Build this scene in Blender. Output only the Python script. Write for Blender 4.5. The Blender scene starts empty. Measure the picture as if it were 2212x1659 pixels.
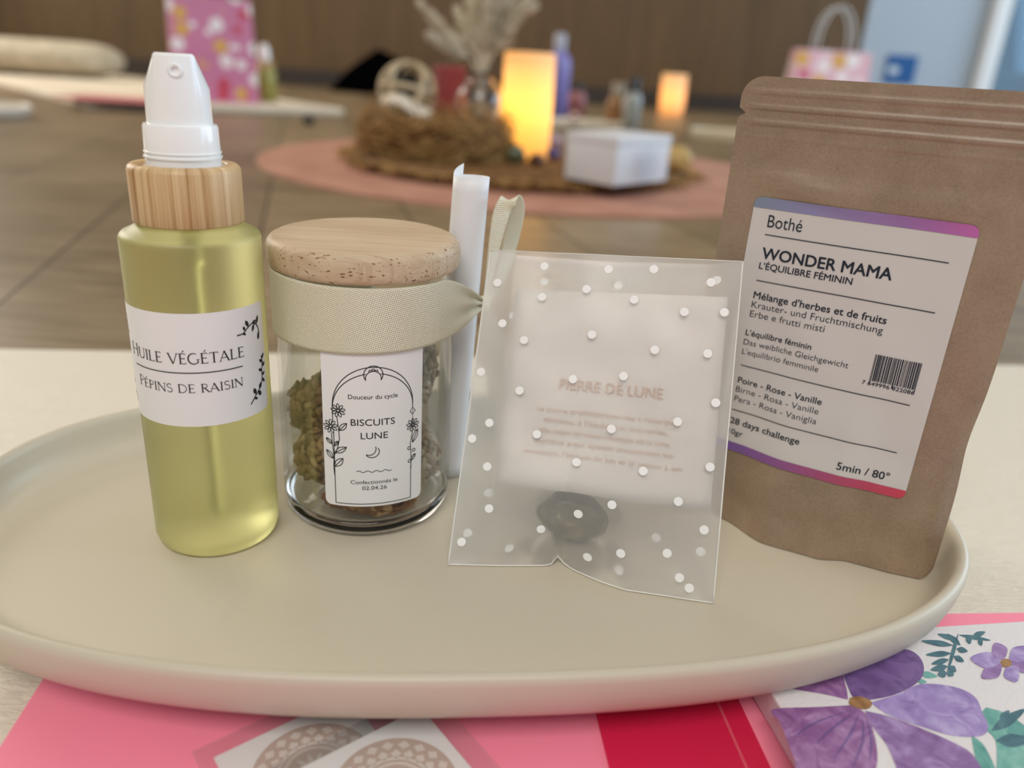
import bpy, bmesh, math, random
from mathutils import Vector, Matrix, noise
random.seed(7)
SC = bpy.context.scene
COL = SC.collection
PI = math.pi
W, H = 2212, 1659

# ------------------------------------------------------------------ camera
FPX, PITCH, ROLL, CAMZ = 1690.0, 0.38639, 0.06216, 0.15883
ZT = 0.020                      # height of the tray's inner floor above the wooden floor
cF = Vector((0, math.cos(PITCH), -math.sin(PITCH)))
cU0 = Vector((0, math.sin(PITCH), math.cos(PITCH)))
cR0 = Vector((1, 0, 0))
cR = cR0 * math.cos(ROLL) + cU0 * math.sin(ROLL)
cU = -cR0 * math.sin(ROLL) + cU0 * math.cos(ROLL)
CC = Vector((0, 0, CAMZ))
cam = bpy.data.cameras.new('camera')
cam.sensor_width = 36
cam.lens = FPX / W * 36
cam.clip_start, cam.clip_end = 0.01, 60
cam.dof.use_dof = True
cam.dof.focus_distance = 0.222
cam.dof.aperture_fstop = 7.2
camo = bpy.data.objects.new('camera', cam)
COL.objects.link(camo)
camo.matrix_world = Matrix(((cR.x, cU.x, -cF.x, CC.x), (cR.y, cU.y, -cF.y, CC.y), (cR.z, cU.z, -cF.z, CC.z), (0, 0, 0, 1)))
SC.camera = camo

# ------------------------------------------------------------------ colour management, world, big lights
SC.view_settings.view_transform = 'Standard'
SC.view_settings.look = 'None'
SC.view_settings.gamma = 1
SC.view_settings.use_curve_mapping = False
SC.view_settings.exposure = -0.06

world = bpy.data.worlds.new('daylight')
SC.world = world
world.use_nodes = True
wn = world.node_tree.nodes['Background']
wn.inputs[0].default_value = (0.80, 0.90, 1.0, 1)
wn.inputs[1].default_value = 0.30


def area(name, loc, target, sx, sy, power, color):
    l = bpy.data.lights.new(name, 'AREA')
    l.shape = 'RECTANGLE'
    l.size, l.size_y = sx, sy
    l.energy = power
    l.color = color
    o = bpy.data.objects.new(name, l)
    COL.objects.link(o)
    o.location = loc
    o.rotation_euler = (Vector(target) - Vector(loc)).to_track_quat('-Z', 'Y').to_euler()
    return o


area('window_daylight', (4.45, 1.8, 1.35), (0.0, 1.2, 0.3), 4.2, 2.0, 150, (0.74, 0.88, 1.0))
area('left_window_daylight', (-3.4, 2.5, 1.4), (0.0, 0.6, 0.0), 2.4, 1.8, 95, (1.0, 0.94, 0.84))
area('overhead_fill_light', (-0.2, -1.5, 2.5), (0.0, 0.15, 0.0), 2.0, 1.2, 62, (1.0, 0.94, 0.86))  # unseen overhead lamp behind the camera, lights the tray front
area('overhead_fill_light', (-0.4, 2.9, 2.55), (-0.4, 3.1, 0.0), 3.2, 1.2, 22, (1.0, 0.88, 0.72))  # fill lamp added to brighten the back wall and floor, no fixture there


# ------------------------------------------------------------------ helpers
def ray(px, py):
    return cR * ((px - W / 2) / FPX) - cU * ((py - H / 2) / FPX) + cF


def at(px, py, z=0.0):
    d = ray(px, py)
    return CC + d * ((z - CC.z) / d.z)


def aty(px, py, y):
    d = ray(px, py)
    return CC + d * (y / d.y)


def lin(c):
    c = c / 255.0
    return c / 12.92 if c <= 0.04045 else ((c + 0.055) / 1.055) ** 2.4


def rgb(r, g, b):
    return (lin(r), lin(g), lin(b), 1)


OFF = {}


def tag(o, label=None, cat=None, group=None, kind=None):
    if label: o['label'] = label
    if cat: o['category'] = cat
    if group: o['group'] = group
    if kind: o['kind'] = kind
    return o


def thing(name, loc, label, cat, group=None):
    o = bpy.data.objects.new(name, None)
    o.empty_display_size = 0.01
    COL.objects.link(o)
    o.location = loc
    OFF[o] = Vector(loc)
    return tag(o, label, cat, group)


def mk(name, V, F, mat, parent=None, smooth=True, uv=None, fm=None, label=None, auto=None):
    """one mesh object; V in world coordinates"""
    off = OFF[parent] if parent is not None else Vector((0, 0, 0))
    if parent is None:
        xs = [v[0] for v in V]; ys = [v[1] for v in V]; zs = [v[2] for v in V]
        off = Vector(((min(xs) + max(xs)) / 2, (min(ys) + max(ys)) / 2, min(zs)))
    me = bpy.data.meshes.new(name)
    me.from_pydata([(v[0] - off.x, v[1] - off.y, v[2] - off.z) for v in V], [], F)
    for m in (mat if isinstance(mat, (list, tuple)) else [mat]):
        me.materials.append(m)
    if fm:
        for p, k in zip(me.polygons, fm): p.material_index = k
    if uv:
        l = me.uv_layers.new(name='UVMap')
        for lp in me.loops: l.data[lp.index].uv = uv[lp.vertex_index]
    me.update()
    o = bpy.data.objects.new(name, me)
    COL.objects.link(o)
    OFF[o] = off
    if parent is not None:
        o.parent = parent
    else:
        o.location = off
    bm = bmesh.new(); bm.from_mesh(me)
    bmesh.ops.recalc_face_normals(bm, faces=bm.faces)
    if auto:
        for e in bm.edges:
            if len(e.link_faces) == 2 and e.calc_face_angle(0) > auto: e.smooth = False
    bm.to_mesh(me); bm.free()
    if smooth:
        for p in me.polygons: p.use_smooth = True
    if label: o['label'] = label
    return o


class M:
    """mesh collector"""
    def __init__(s): s.V = []; s.F = []; s.uv = []; s.fm = []; s.k = 0

    def add(s, V, F, uv=None):
        n = len(s.V)
        s.V += [tuple(v) for v in V]
        s.F += [tuple(i + n for i in f) for f in F]
        s.fm += [s.k] * len(F)
        s.uv += uv if uv else [(0, 0)] * len(V)
        return s

    def box(s, c, sz, rz=0.0, bev=0.0):
        bm = bmesh.new()
        bmesh.ops.create_cube(bm, size=1)
        bmesh.ops.scale(bm, vec=sz, verts=bm.verts)
        if bev: bmesh.ops.bevel(bm, geom=list(bm.edges), offset=bev, segments=3, affect='EDGES', profile=0.5)
        bmesh.ops.rotate(bm, cent=(0, 0, 0), matrix=Matrix.Rotation(rz, 3, 'Z'), verts=bm.verts)
        bm.verts.index_update()
        s.add([tuple(v.co + Vector(c)) for v in bm.verts], [[v.index for v in f.verts] for f in bm.faces])
        bm.free()
        return s

    def grid(s, f, nu, nv, close=False):
        V = []; uv = []
        for j in range(nv + 1):
            for i in range(nu + (0 if close else 1)):
                r = f(i / nu, j / nv)
                V.append(tuple(r)); uv.append((i / nu, j / nv))
        w = nu if close else nu + 1
        F = []
        for j in range(nv):
            for i in range(nu):
                F.append((j * w + i, j * w + (i + 1) % w, (j + 1) * w + (i + 1) % w, (j + 1) * w + i))
        return s.add(V, F, uv)

    def lathe(s, c, prof, n=64, ang0=0.0):
        """prof: list of (r, z); closed around"""
        V = []; F = []; uv = []
        w = n + 1
        for (r, z) in prof:
            for i in range(w):
                a = ang0 + 2 * PI * i / n
                V.append((c[0] + r * math.cos(a), c[1] + r * math.sin(a), c[2] + z)); uv.append((i / n, z))
        for j in range(len(prof) - 1):
            for i in range(n):
                F.append((j * w + i, j * w + i + 1, (j + 1) * w + i + 1, (j + 1) * w + i))
        return s.add(V, F, uv)

    def tube(s, pts, rad, n=8, cap=True):
        pts = [Vector(p) for p in pts]
        if not isinstance(rad, (list, tuple)): rad = [rad] * len(pts)
        V = []; F = []
        up = Vector((0.13, 0.27, 0.95))
        for k, p in enumerate(pts):
            t = (pts[min(k + 1, len(pts) - 1)] - pts[max(k - 1, 0)]).normalized()
            a = t.cross(up)
            if a.length < 1e-4: a = t.cross(Vector((1, 0, 0)))
            a.normalize(); b = t.cross(a)
            for i in range(n):
                q = 2 * PI * i / n
                V.append(p + (a * math.cos(q) + b * math.sin(q)) * rad[k])
        for k in range(len(pts) - 1):
            for i in range(n):
                F.append((k * n + i, k * n + (i + 1) % n, (k + 1) * n + (i + 1) % n, (k + 1) * n + i))
        if cap:
            F.append(tuple(range(n))); F.append(tuple(range((len(pts) - 1) * n, len(pts) * n)))
        return s.add(V, F)

    def ico(s, c, sz, sub=2, disp=0.0, freq=1.0, rot=None, seed=0.0):
        bm = bmesh.new()
        bmesh.ops.create_icosphere(bm, subdivisions=sub, radius=1)
        V = []
        for v in bm.verts:
            p = v.co.copy()
            if disp: p *= 1 + disp * noise.noise(p * freq + Vector((seed, seed * 1.7, -seed)))
            p = Vector((p.x * sz[0], p.y * sz[1], p.z * sz[2]))
            if rot is not None: p = rot @ p
            V.append(p + Vector(c))
        s.add(V, [[v.index for v in f.verts] for f in bm.faces])
        bm.free()
        return s

    def build(s, name, mat, parent=None, **k):
        if isinstance(mat, (list, tuple)) and len(mat) > 1: k['fm'] = s.fm
        return mk(name, s.V, s.F, mat, parent, uv=s.uv, **k)

    def weld(s, d=1e-6):
        """merge doubled verts (seams, poles); drops uv"""
        bm = bmesh.new()
        vs = [bm.verts.new(v) for v in s.V]
        fm = []
        for f, k in zip(s.F, s.fm):
            try:
                bf = bm.faces.new([vs[i] for i in f]); bf.material_index = k
            except ValueError:
                pass
        bmesh.ops.remove_doubles(bm, verts=bm.verts, dist=d)
        bm.verts.index_update()
        s.V = [tuple(v.co) for v in bm.verts]
        s.F = [[v.index for v in f.verts] for f in bm.faces]
        s.fm = [f.material_index for f in bm.faces]
        s.uv = [(0, 0)] * len(s.V)
        bm.free()
        return s


def arc(cx, cy, rx, ry, a0, a1, n=14):
    return [(cx + rx * math.cos(a0 + (a1 - a0) * i / n), cy + ry * math.sin(a0 + (a1 - a0) * i / n)) for i in range(n + 1)]


def catmull(P, n=6):
    P = [Vector(p) for p in P]
    out = []
    for i in range(len(P) - 1):
        p0 = P[max(i - 1, 0)]; p1 = P[i]; p2 = P[i + 1]; p3 = P[min(i + 2, len(P) - 1)]
        for k in range(n):
            t = k / n
            out.append(0.5 * ((2 * p1) + (p2 - p0) * t + (2 * p0 - 5 * p1 + 4 * p2 - p3) * t * t + (3 * p1 - p0 - 3 * p2 + p3) * t ** 3))
    out.append(P[-1])
    return out


# ------------------------------------------------------------------ materials
class Mat:
    def __init__(s, name):
        s.m = bpy.data.materials.new(name)
        s.m.use_nodes = True
        s.n = s.m.node_tree.nodes
        s.l = s.m.node_tree.links
        s.p = s.n['Principled BSDF']
        s.out = s.n['Material Output']

    def node(s, t, **k):
        nd = s.n.new(t)
        for a, v in k.items(): setattr(nd, a, v)
        return nd

    def link(s, a, b): s.l.new(a, b)

    def set(s, **k):
        for a, v in k.items():
            s.p.inputs[a.replace('_', ' ')].default_value = v
        return s

    def coord(s, scale=(1, 1, 1), rot=(0, 0, 0), kind='Object'):
        tc = s.node('ShaderNodeTexCoord'); mp = s.node('ShaderNodeMapping')
        mp.inputs['Scale'].default_value = scale
        mp.inputs['Rotation'].default_value = rot
        s.link(tc.outputs[kind], mp.inputs[0])
        return mp.outputs[0]

    def noise(s, co, scale, detail=3, rough=0.5, dist=0.0):
        t = s.node('ShaderNodeTexNoise')
        t.inputs['Scale'].default_value = scale
        t.inputs['Detail'].default_value = detail
        t.inputs['Roughness'].default_value = rough
        t.inputs['Distortion'].default_value = dist
        s.link(co, t.inputs['Vector'])
        return t.outputs['Fac']

    def ramp(s, fac, stops, interp='LINEAR'):
        r = s.node('ShaderNodeValToRGB')
        r.color_ramp.interpolation = interp
        e = r.color_ramp.elements
        while len(e) < len(stops): e.new(0.5)
        for k, (p, c) in enumerate(stops):
            e[k].position = p; e[k].color = c
        s.link(fac, r.inputs[0])
        return r.outputs[0]

    def mix(s, fac, a, b, mode='MIX'):
        x = s.node('ShaderNodeMix', data_type='RGBA', blend_type=mode)
        for sock, v in ((x.inputs[0], fac), (x.inputs[6], a), (x.inputs[7], b)):
            if hasattr(v, 'is_linked') or hasattr(v, 'links'): s.link(v, sock)
            else: sock.default_value = v
        return x.outputs[2]

    def math(s, op, a, b=None):
        x = s.node('ShaderNodeMath', operation=op)
        for sock, v in ((x.inputs[0], a), (x.inputs[1], b)):
            if v is None: continue
            if hasattr(v, 'links'): s.link(v, sock)
            else: sock.default_value = v
        return x.outputs[0]

    def bump(s, h, strength=0.3, dist=0.001):
        b = s.node('ShaderNodeBump')
        b.inputs['Strength'].default_value = strength
        b.inputs['Distance'].default_value = dist
        s.link(h, b.inputs['Height'])
        s.link(b.outputs[0], s.p.inputs['Normal'])
        return s

    def color(s, sock):
        s.link(sock, s.p.inputs['Base Color']); return s


def plain(name, c, rough=0.5, **k):
    m = Mat(name)
    m.set(Base_Color=c, Roughness=rough, **k)
    return m.m


def mottled(name, c1, c2, scale, rough=0.6, bump=0.0, bdist=0.001, stretch=(1, 1, 1), detail=4):
    m = Mat(name)
    co = m.coord(stretch)
    f = m.noise(co, scale, detail)
    m.color(m.ramp(f, [(0.3, c1), (0.7, c2)]))
    m.set(Roughness=rough)
    if bump: m.bump(f, bump, bdist)
    return m.m


def glass(name, c=(1, 1, 1, 1), rough=0.0, ior=1.45):
    m = Mat(name)
    m.set(Base_Color=c, Roughness=rough, IOR=ior, Transmission_Weight=1.0)
    return m.m


def film(name, tint, haze, gloss_rough=0.2, sheen=0.06, refr=0.0):
    """thin clear or hazy sheet: see-through + milky scatter + surface gloss"""
    m = Mat(name)
    tr = m.node('ShaderNodeBsdfTransparent'); tr.inputs[0].default_value = tint
    see = tr.outputs[0]
    if refr:
        rf = m.node('ShaderNodeBsdfRefraction')
        rf.inputs['Color'].default_value = tint
        rf.inputs['Roughness'].default_value = refr
        rf.inputs['IOR'].default_value = 1.12
        mx = m.node('ShaderNodeMixShader'); mx.inputs[0].default_value = 0.6
        m.link(see, mx.inputs[1]); m.link(rf.outputs[0], mx.inputs[2]); see = mx.outputs[0]
    di = m.node('ShaderNodeBsdfDiffuse'); di.inputs[0].default_value = (0.9, 0.9, 0.89, 1)
    tl = m.node('ShaderNodeBsdfTranslucent'); tl.inputs[0].default_value = (0.9, 0.9, 0.89, 1)
    m1 = m.node('ShaderNodeMixShader'); m1.inputs[0].default_value = 0.5
    m.link(di.outputs[0], m1.inputs[1]); m.link(tl.outputs[0], m1.inputs[2])
    m2 = m.node('ShaderNodeMixShader'); m2.inputs[0].default_value = haze
    m.link(see, m2.inputs[1]); m.link(m1.outputs[0], m2.inputs[2])
    gl = m.node('ShaderNodeBsdfGlossy'); gl.inputs['Roughness'].default_value = gloss_rough
    fr = m.node('ShaderNodeLayerWeight'); fr.inputs[0].default_value = 0.25
    fm = m.math('ADD', m.math('MULTIPLY', fr.outputs['Fresnel'], 0.35), sheen)
    m3 = m.node('ShaderNodeMixShader')
    m.link(fm, m3.inputs[0]); m.link(m2.outputs[0], m3.inputs[1]); m.link(gl.outputs[0], m3.inputs[2])
    m.link(m3.outputs[0], m.out.inputs['Surface'])
    return m.m


INK = plain('black_print', rgb(24, 24, 26), 0.55)
NAVY = plain('navy_print', rgb(18, 32, 48), 0.5)
GREYINK = plain('grey_print', rgb(52, 54, 58), 0.5)
PAPER = plain('white_label_paper', rgb(236, 235, 236), 0.42)
WHITE_PLASTIC = plain('white_plastic', rgb(246, 246, 246), 0.14)


# ------------------------------------------------------------------ printing: flat ink shapes mapped on a surface
_tc = {}


def text_mesh(s, bold):
    k = (s, round(bold, 4))
    if k in _tc: return _tc[k]
    cu = bpy.data.curves.new('lettering', 'FONT')
    cu.body = s; cu.size = 1.0; cu.offset = bold; cu.resolution_u = 4
    o = bpy.data.objects.new('lettering', cu)
    COL.objects.link(o)
    dg = bpy.context.evaluated_depsgraph_get(); dg.update()
    me = bpy.data.meshes.new_from_object(o.evaluated_get(dg))
    V = [(v.co.x, v.co.y) for v in me.vertices]
    F = [tuple(p.vertices) for p in me.polygons]
    bpy.data.objects.remove(o); bpy.data.curves.remove(cu); bpy.data.meshes.remove(me)
    _tc[k] = (V, F)
    return V, F


CAPH = max(v[1] for v in text_mesh('H', 0)[0])


class Ink:
    def __init__(s): s.V = []; s.F = []

    def poly(s, P):
        n = len(s.V); s.V += list(P); s.F.append(tuple(range(n, n + len(P)))); return s

    def stroke(s, P, w, closed=False):
        P = [Vector((p[0], p[1])) for p in P]
        if not isinstance(w, (list, tuple)): w = [w] * len(P)
        m = len(P); n = len(s.V)
        for i, p in enumerate(P):
            a = P[(i - 1) % m] if (closed or i > 0) else p
            b = P[(i + 1) % m] if (closed or i < m - 1) else p
            t = (b - a)
            t = t.normalized() if t.length > 1e-9 else Vector((1, 0))
            q = Vector((-t.y, t.x)) * w[i] / 2
            s.V += [(p.x + q.x, p.y + q.y), (p.x - q.x, p.y - q.y)]
        for i in range(m if closed else m - 1):
            j = (i + 1) % m
            s.F.append((n + 2 * i, n + 2 * i + 1, n + 2 * j + 1, n + 2 * j))
        return s

    def line(s, x0, y0, x1, y1, w, n=40):
        return s.stroke([(x0 + (x1 - x0) * i / n, y0 + (y1 - y0) * i / n) for i in range(n + 1)], w)

    def ell(s, cx, cy, a, b, rot=0.0, w=None, n=20):
        c, q = math.cos(rot), math.sin(rot)
        P = [(cx + a * math.cos(t) * c - b * math.sin(t) * q, cy + a * math.cos(t) * q + b * math.sin(t) * c) for t in [2 * PI * i / n for i in range(n)]]
        return s.stroke(P, w, True) if w else s.poly(P)

    def leaf(s, x, y, L, wd, rot, w=None):
        P = []
        for i in range(9): P.append((L * i / 8, wd / 2 * math.sin(PI * i / 8)))
        for i in range(7, 0, -1): P.append((L * i / 8, -wd / 2 * math.sin(PI * i / 8)))
        c, q = math.cos(rot), math.sin(rot)
        P = [(x + a * c - b * q, y + a * q + b * c) for a, b in P]
        if w:
            s.stroke(P, w, True); s.stroke([P[0], P[8]], w)
        else: s.poly(P)
        return s

    def text(s, t, x, y, h, x1=None, bold=0.0, center=None):
        if bold > 0:
            d = bold * h * 1.1
            for dx, dy in ((-d, 0), (d, 0), (0, -d * .7), (0, d * .7), (d * .7, d * .5), (-d * .7, -d * .5), (d * .7, -d * .5), (-d * .7, d * .5)):
                s.text(t, x + dx, y + dy, h, None if x1 is None else x1 + dx, 0, center)
            return s
        V, F = text_mesh(t, bold)
        xs = [v[0] for v in V]
        k = h / CAPH
        mn, mx = min(xs), max(xs)
        kx = (x1 - x) / (mx - mn) if x1 is not None else k
        if center is not None: x = center - (mx - mn) * kx / 2
        n = len(s.V)
        s.V += [(x + (v[0] - mn) * kx, y + v[1] * k) for v in V]
        s.F += [tuple(i + n for i in f) for f in F]
        return s

    def build(s, name, mapf, mat, parent, label=None, slices=None):
        V, F = s.V, s.F
        if slices:
            bm = bmesh.new()
            vs = [bm.verts.new((x, y, 0)) for x, y in V]
            for f in F:
                try: bm.faces.new([vs[i] for i in f])
                except ValueError: pass
            a, b, st = slices
            x = a
            while x < b:
                bmesh.ops.bisect_plane(bm, geom=bm.verts[:] + bm.edges[:] + bm.faces[:], plane_co=(x, 0, 0), plane_no=(1, 0, 0))
                x += st
            bm.verts.index_update()
            V = [(v.co.x, v.co.y) for v in bm.verts]; F = [[v.index for v in f.verts] for f in bm.faces]
            bm.free()
        return mk(name, [mapf(x, y) for x, y in V], F, mat, parent, smooth=False, label=label)


# elegant roman capitals (thick and thin strokes with small serifs) for the bottle label; unit height
def roman(ink, s, x, y, h, x1):
    TK, TN, SF = 0.125, 0.06, 0.045
    def ser(st, px, py, w=0.22): st.append(([(px - w / 2, py), (px + w / 2, py)], SF))
    G = {}
    def v(st, px, a=0, b=1, w=TK, s0=True, s1=True):
        st.append(([(px, a), (px, b)], w))
        if s0: ser(st, px, a + SF / 2)
        if s1: ser(st, px, b - SF / 2)
    def ch(c):
        st = []
        if c == 'H': v(st, .12); v(st, .70); st.append(([(.12, .5), (.70, .5)], TN)); return st, .82
        if c == 'U': v(st, .12, .32, 1, TK, False); v(st, .66, .32, 1, TN, False); st.append((arc(.39, .32, .27, .30, PI, 2 * PI), .08)); return st, .78
        if c == 'I': v(st, .14); return st, .28
        if c == 'L': v(st, .12); st.append(([(.12, .025), (.52, .025), (.55, .16)], TN)); return st, .58
        if c in 'EÉ':
            v(st, .12); st.append(([(.12, .025), (.50, .025), (.53, .14)], TN)); st.append(([(.12, .975), (.47, .975), (.49, .86)], TN)); st.append(([(.12, .52), (.41, .52)], TN)); st.append(([(.41, .44), (.41, .60)], SF))
            if c == 'É': st.append(([(.26, 1.10), (.40, 1.27)], [.04, .10]))
            return st, .57
        if c == 'V': st.append(([(.06, 1), (.40, 0)], TK)); st.append(([(.40, 0), (.72, 1)], TN)); ser(st, .06, .98, .2); ser(st, .72, .98, .2); return st, .78
        if c == 'G': st.append((arc(.44, .5, .38, .50, .95, 2 * PI - .62, 24), [.05 + .07 * abs(math.sin(PI * i / 24)) for i in range(25)])); v(st, .74, .08, .44, .085, False); return st, .86
        if c == 'T': v(st, .34, 0, 1, TK, True, False); st.append(([(.03, .84), (.05, .972), (.63, .972), (.65, .84)], TN)); return st, .68
        if c == 'A': st.append(([(.04, 0), (.38, 1)], TN)); st.append(([(.36, 1), (.70, 0)], TK)); st.append(([(.16, .34), (.58, .34)], TN)); ser(st, .05, .018, .18); ser(st, .70, .018, .2); return st, .76
        if c == 'P': v(st, .12); st.append(([(.12, .975), (.3, .975)] + arc(.3, .74, .20, .235, PI / 2, -PI / 2, 12) + [(.17, .505)], .065)); return st, .55
        if c == 'R': v(st, .12); st.append(([(.12, .975), (.3, .975)] + arc(.3, .75, .19, .225, PI / 2, -PI / 2, 12) + [(.17, .525)], .065)); st.append(([(.28, .53), (.62, 0)], TK)); return st, .64
        if c == 'N': v(st, .10, 0, 1, TN); v(st, .70, 0, 1, TN, False); st.append(([(.08, 1), (.70, 0)], TK)); return st, .80
        if c == 'S': st.append((arc(.27, .76, .19, .225, .5, 1.5 * PI, 14) + arc(.27, .27, .22, .255, PI / 2, -PI + .45, 14), .075)); return st, .54
        if c == 'D': v(st, .12); st.append(([(.12, .975), (.32, .975)] + arc(.32, .5, .38, .475, PI / 2, -PI / 2, 18) + [(.12, .025)], .07)); return st, .78
        return [], .34
    tot = sum(ch(c)[1] * (1.25 if i == 0 else 1) + .05 for i, c in enumerate(s)) - .05
    kx = (x1 - x) / tot
    cx = x
    for i, c in enumerate(s):
        st, adv = ch(c)
        big = 1.22 if i == 0 else 1.0
        for P, w in st:
            Q = [(cx + px * kx * big, y + py * h * big) for px, py in P]
            ink.stroke(Q, [q * h * 1.0 for q in w] if isinstance(w, list) else w * h * 1.0)
        cx += (adv * big + .05) * kx
    return ink


# ================================================================== ROOM
YW = 4.25
m = Mat('oak_plank_floor')
co = m.coord((1, 1, 1), (0, 0, math.radians(-105.5)))
co.node.inputs['Location'].default_value = (0.4, 0.07, 0)
br = m.node('ShaderNodeTexBrick', offset=0.37)
m.link(co, br.inputs[0])
br.inputs['Color1'].default_value = (0.25, 0.25, 0.25, 1)
br.inputs['Color2'].default_value = (0.75, 0.75, 0.75, 1)
br.inputs['Mortar'].default_value = (0.0, 0.0, 0.0, 1)
br.inputs['Scale'].default_value = 1.0
br.inputs['Mortar Size'].default_value = 0.0012
br.inputs['Brick Width'].default_value = 2.2
br.inputs['Row Height'].default_value = 0.1495
gco = m.coord((2.2, 34, 1), (0, 0, math.radians(-105.5)))
g1 = m.noise(gco, 3.0, 6, 0.65, 0.8)
g2 = m.noise(m.coord((14, 260, 1), (0, 0, math.radians(-105.5))), 1.0, 3, 0.6)
blot = m.noise(m.coord((1, 1, 1)), 5.0, 3)
f = m.math('ADD', m.math('MULTIPLY', g1, 0.45), m.math('MULTIPLY', g2, 0.30))
f = m.math('ADD', f, m.math('MULTIPLY', blot, 0.25))
base = m.ramp(f, [(0.40, rgb(102, 85, 61)), (0.50, rgb(136, 117, 90)), (0.60, rgb(158, 139, 111))])
base = m.mix(0.26, base, br.outputs['Color'], 'OVERLAY')
seam = m.math('LESS_THAN', br.outputs['Fac'], 0.5)
m.color(m.mix(seam, rgb(46, 38, 28), base))
m.set(Roughness=0.38)
m.bump(f, 0.15, 0.002)
FLOOR = m.m
tag(M().box((0.5, 1.7, -0.02), (8.4, 5.4, 0.04)).build('floor', FLOOR, smooth=False), kind='structure')

m = Mat('brown_wood_wall_panel')
co = m.coord((1, 1, 1))
sep = m.node('ShaderNodeSeparateXYZ'); m.link(co, sep.inputs[0])
w = m.math('FRACT', m.math('MULTIPLY', m.math('ADD', sep.outputs[0], 6.0), 1 / 0.62))
groove = m.math('LESS_THAN', w, 0.010)
gr = m.noise(m.coord((30, 30, 2.0)), 1.0, 4, 0.6, 0.4)
base = m.ramp(gr, [(0.3, rgb(90, 68, 42)), (0.7, rgb(109, 85, 56))])
m.color(m.mix(groove, base, rgb(70, 56, 40)))
m.set(Roughness=0.5)
WALLM = m.m
xd = aty(1835, 200, YW).x          # where the pale panel door begins
xw = aty(2098, 190, YW).x          # where the window begins
tag(M().box(((-3.6 + xd) / 2, YW + 0.05, 1.3), (xd + 3.6, 0.1, 2.6)).build('wall_back', WALLM, smooth=False), kind='structure')
PALE = plain('pale_grey_paint', rgb(176, 190, 206), 0.45)
tag(M().box((-3.65, 1.6, 1.3), (0.1, 5.2, 2.6)).build('wall_left', plain('warm_paint', rgb(206, 190, 164), 0.7), smooth=False), kind='structure')
mr = M()
mr.box((4.65, 1.6, 0.15), (0.1, 5.2, 0.3)); mr.box((4.65, 1.6, 2.5), (0.1, 5.2, 0.2))
mr.box((4.65, -0.7, 1.35), (0.1, 0.6, 2.1)); mr.box((4.65, 4.1, 1.35), (0.1, 0.2, 2.1))
tag(mr.build('wall_right', PALE, smooth=False), kind='structure')
tag(M().box((0.5, 1.6, 2.65), (8.4, 5.3, 0.1)).build('ceiling', plain('ceiling_paint', rgb(214, 206, 192), 0.8), smooth=False), kind='structure')
tag(M().box(((-3.6 + xd) / 2, YW - 0.009, 0.04), (xd + 3.6, 0.016, 0.08), bev=0.003).build('baseboard_back', plain('dark_baseboard', rgb(58, 50, 46), 0.5), smooth=False), kind='structure')
# pale panel door and the window beyond it
d = tag(M().box(((xd + xw) / 2, YW + 0.02, 1.05), (xw - xd - 0.02, 0.05, 2.1), bev=0.004).build('door_1', PALE, smooth=False), kind='structure')
dm = M(); dm.tube([(xw - 0.12, YW - 0.01, 1.0), (xw - 0.12, YW - 0.05, 1.0), (xw - 0.24, YW - 0.055, 1.0)], 0.009)
dm.build('door_handle', plain('brushed_steel', rgb(170, 172, 175), 0.3, Metallic=1.0), d)
tag(M().box(((xd + xw) / 2, YW + 0.05, 2.35), (xw - xd, 0.1, 0.5)).build('trim_1', PALE, smooth=False), kind='structure')
wf = M()
FR = plain('white_window_frame', rgb(236, 240, 244), 0.35)
wf.box((xw + 0.03, YW, 1.3), (0.07, 0.12, 2.6), bev=0.004)
wf.box((4.55, YW, 1.3), (0.08, 0.12, 2.6), bev=0.004)
wf.box(((xw + 4.55) / 2, YW, 0.03), (4.55 - xw, 0.12, 0.06), bev=0.004)
wf.box(((xw + 4.55) / 2, YW, 2.56), (4.55 - xw, 0.12, 0.08), bev=0.004)
wf.box(((xw + 4.55) / 2, YW, 1.3), (0.06, 0.1, 2.5), bev=0.004)
wo = tag(wf.build('window_1', FR, smooth=False), kind='structure')
PANE = film('window_glass', (0.72, 0.88, 1.0, 1), 0.04, 0.02, 0.03)
M().box(((xw + 4.55) / 2, YW, 1.3), (4.5 - xw, 0.006, 2.5)).build('pane', PANE, wo, smooth=False)
wf = M()
for y in (-0.4, 1.2, 2.6, 4.0): wf.box((4.62, y, 1.35), (0.1, 0.07, 2.1), bev=0.004)
for z in (0.33, 2.37): wf.box((4.62, 1.8, z), (0.1, 4.4, 0.07), bev=0.004)
wo = tag(wf.build('window_2', FR, smooth=False), kind='structure')
M().box((4.63, 1.8, 1.35), (0.006, 4.3, 2.05)).build('pane', PANE, wo, smooth=False)

# ================================================================== FOREGROUND GROUND LAYERS
# cream embossed exercise mat
a7 = math.radians(7.6)
mx, my = Vector((math.cos(a7), math.sin(a7))), Vector((-math.sin(a7), math.cos(a7)))
m = Mat('embossed_cream_foam')
co = m.coord((1, 1, 1), (0, 0, -a7 - 0.35))
g1 = m.noise(m.coord((1, 4.5, 1), (0, 0, -a7 + 0.2)), 210, 4, 0.6, 1.6)
big = m.noise(m.coord((1, 1, 1), (0, 0, -a7)), 90, 3)
hh = m.math('ADD', m.math('MULTIPLY', g1, 0.6), big)
m.set(Base_Color=rgb(232, 223, 206), Roughness=0.5)
m.bump(hh, 0.9, 0.0010)
p0 = Vector((0.0, 0.4173))
q = lambda u, v, z: (p0.x + mx.x * u + my.x * v, p0.y + mx.y * u + my.y * v, z)
mm = M()
cxy = q(0, -0.55, 0.003)
mm.box(cxy, (1.7, 1.1, 0.006), a7, 0.0015)
mat_o = tag(mm.build('exercise_mat', m.m, auto=0.6), 'cream embossed exercise mat spread on the wooden floor under the oval tray', 'mat')


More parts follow.
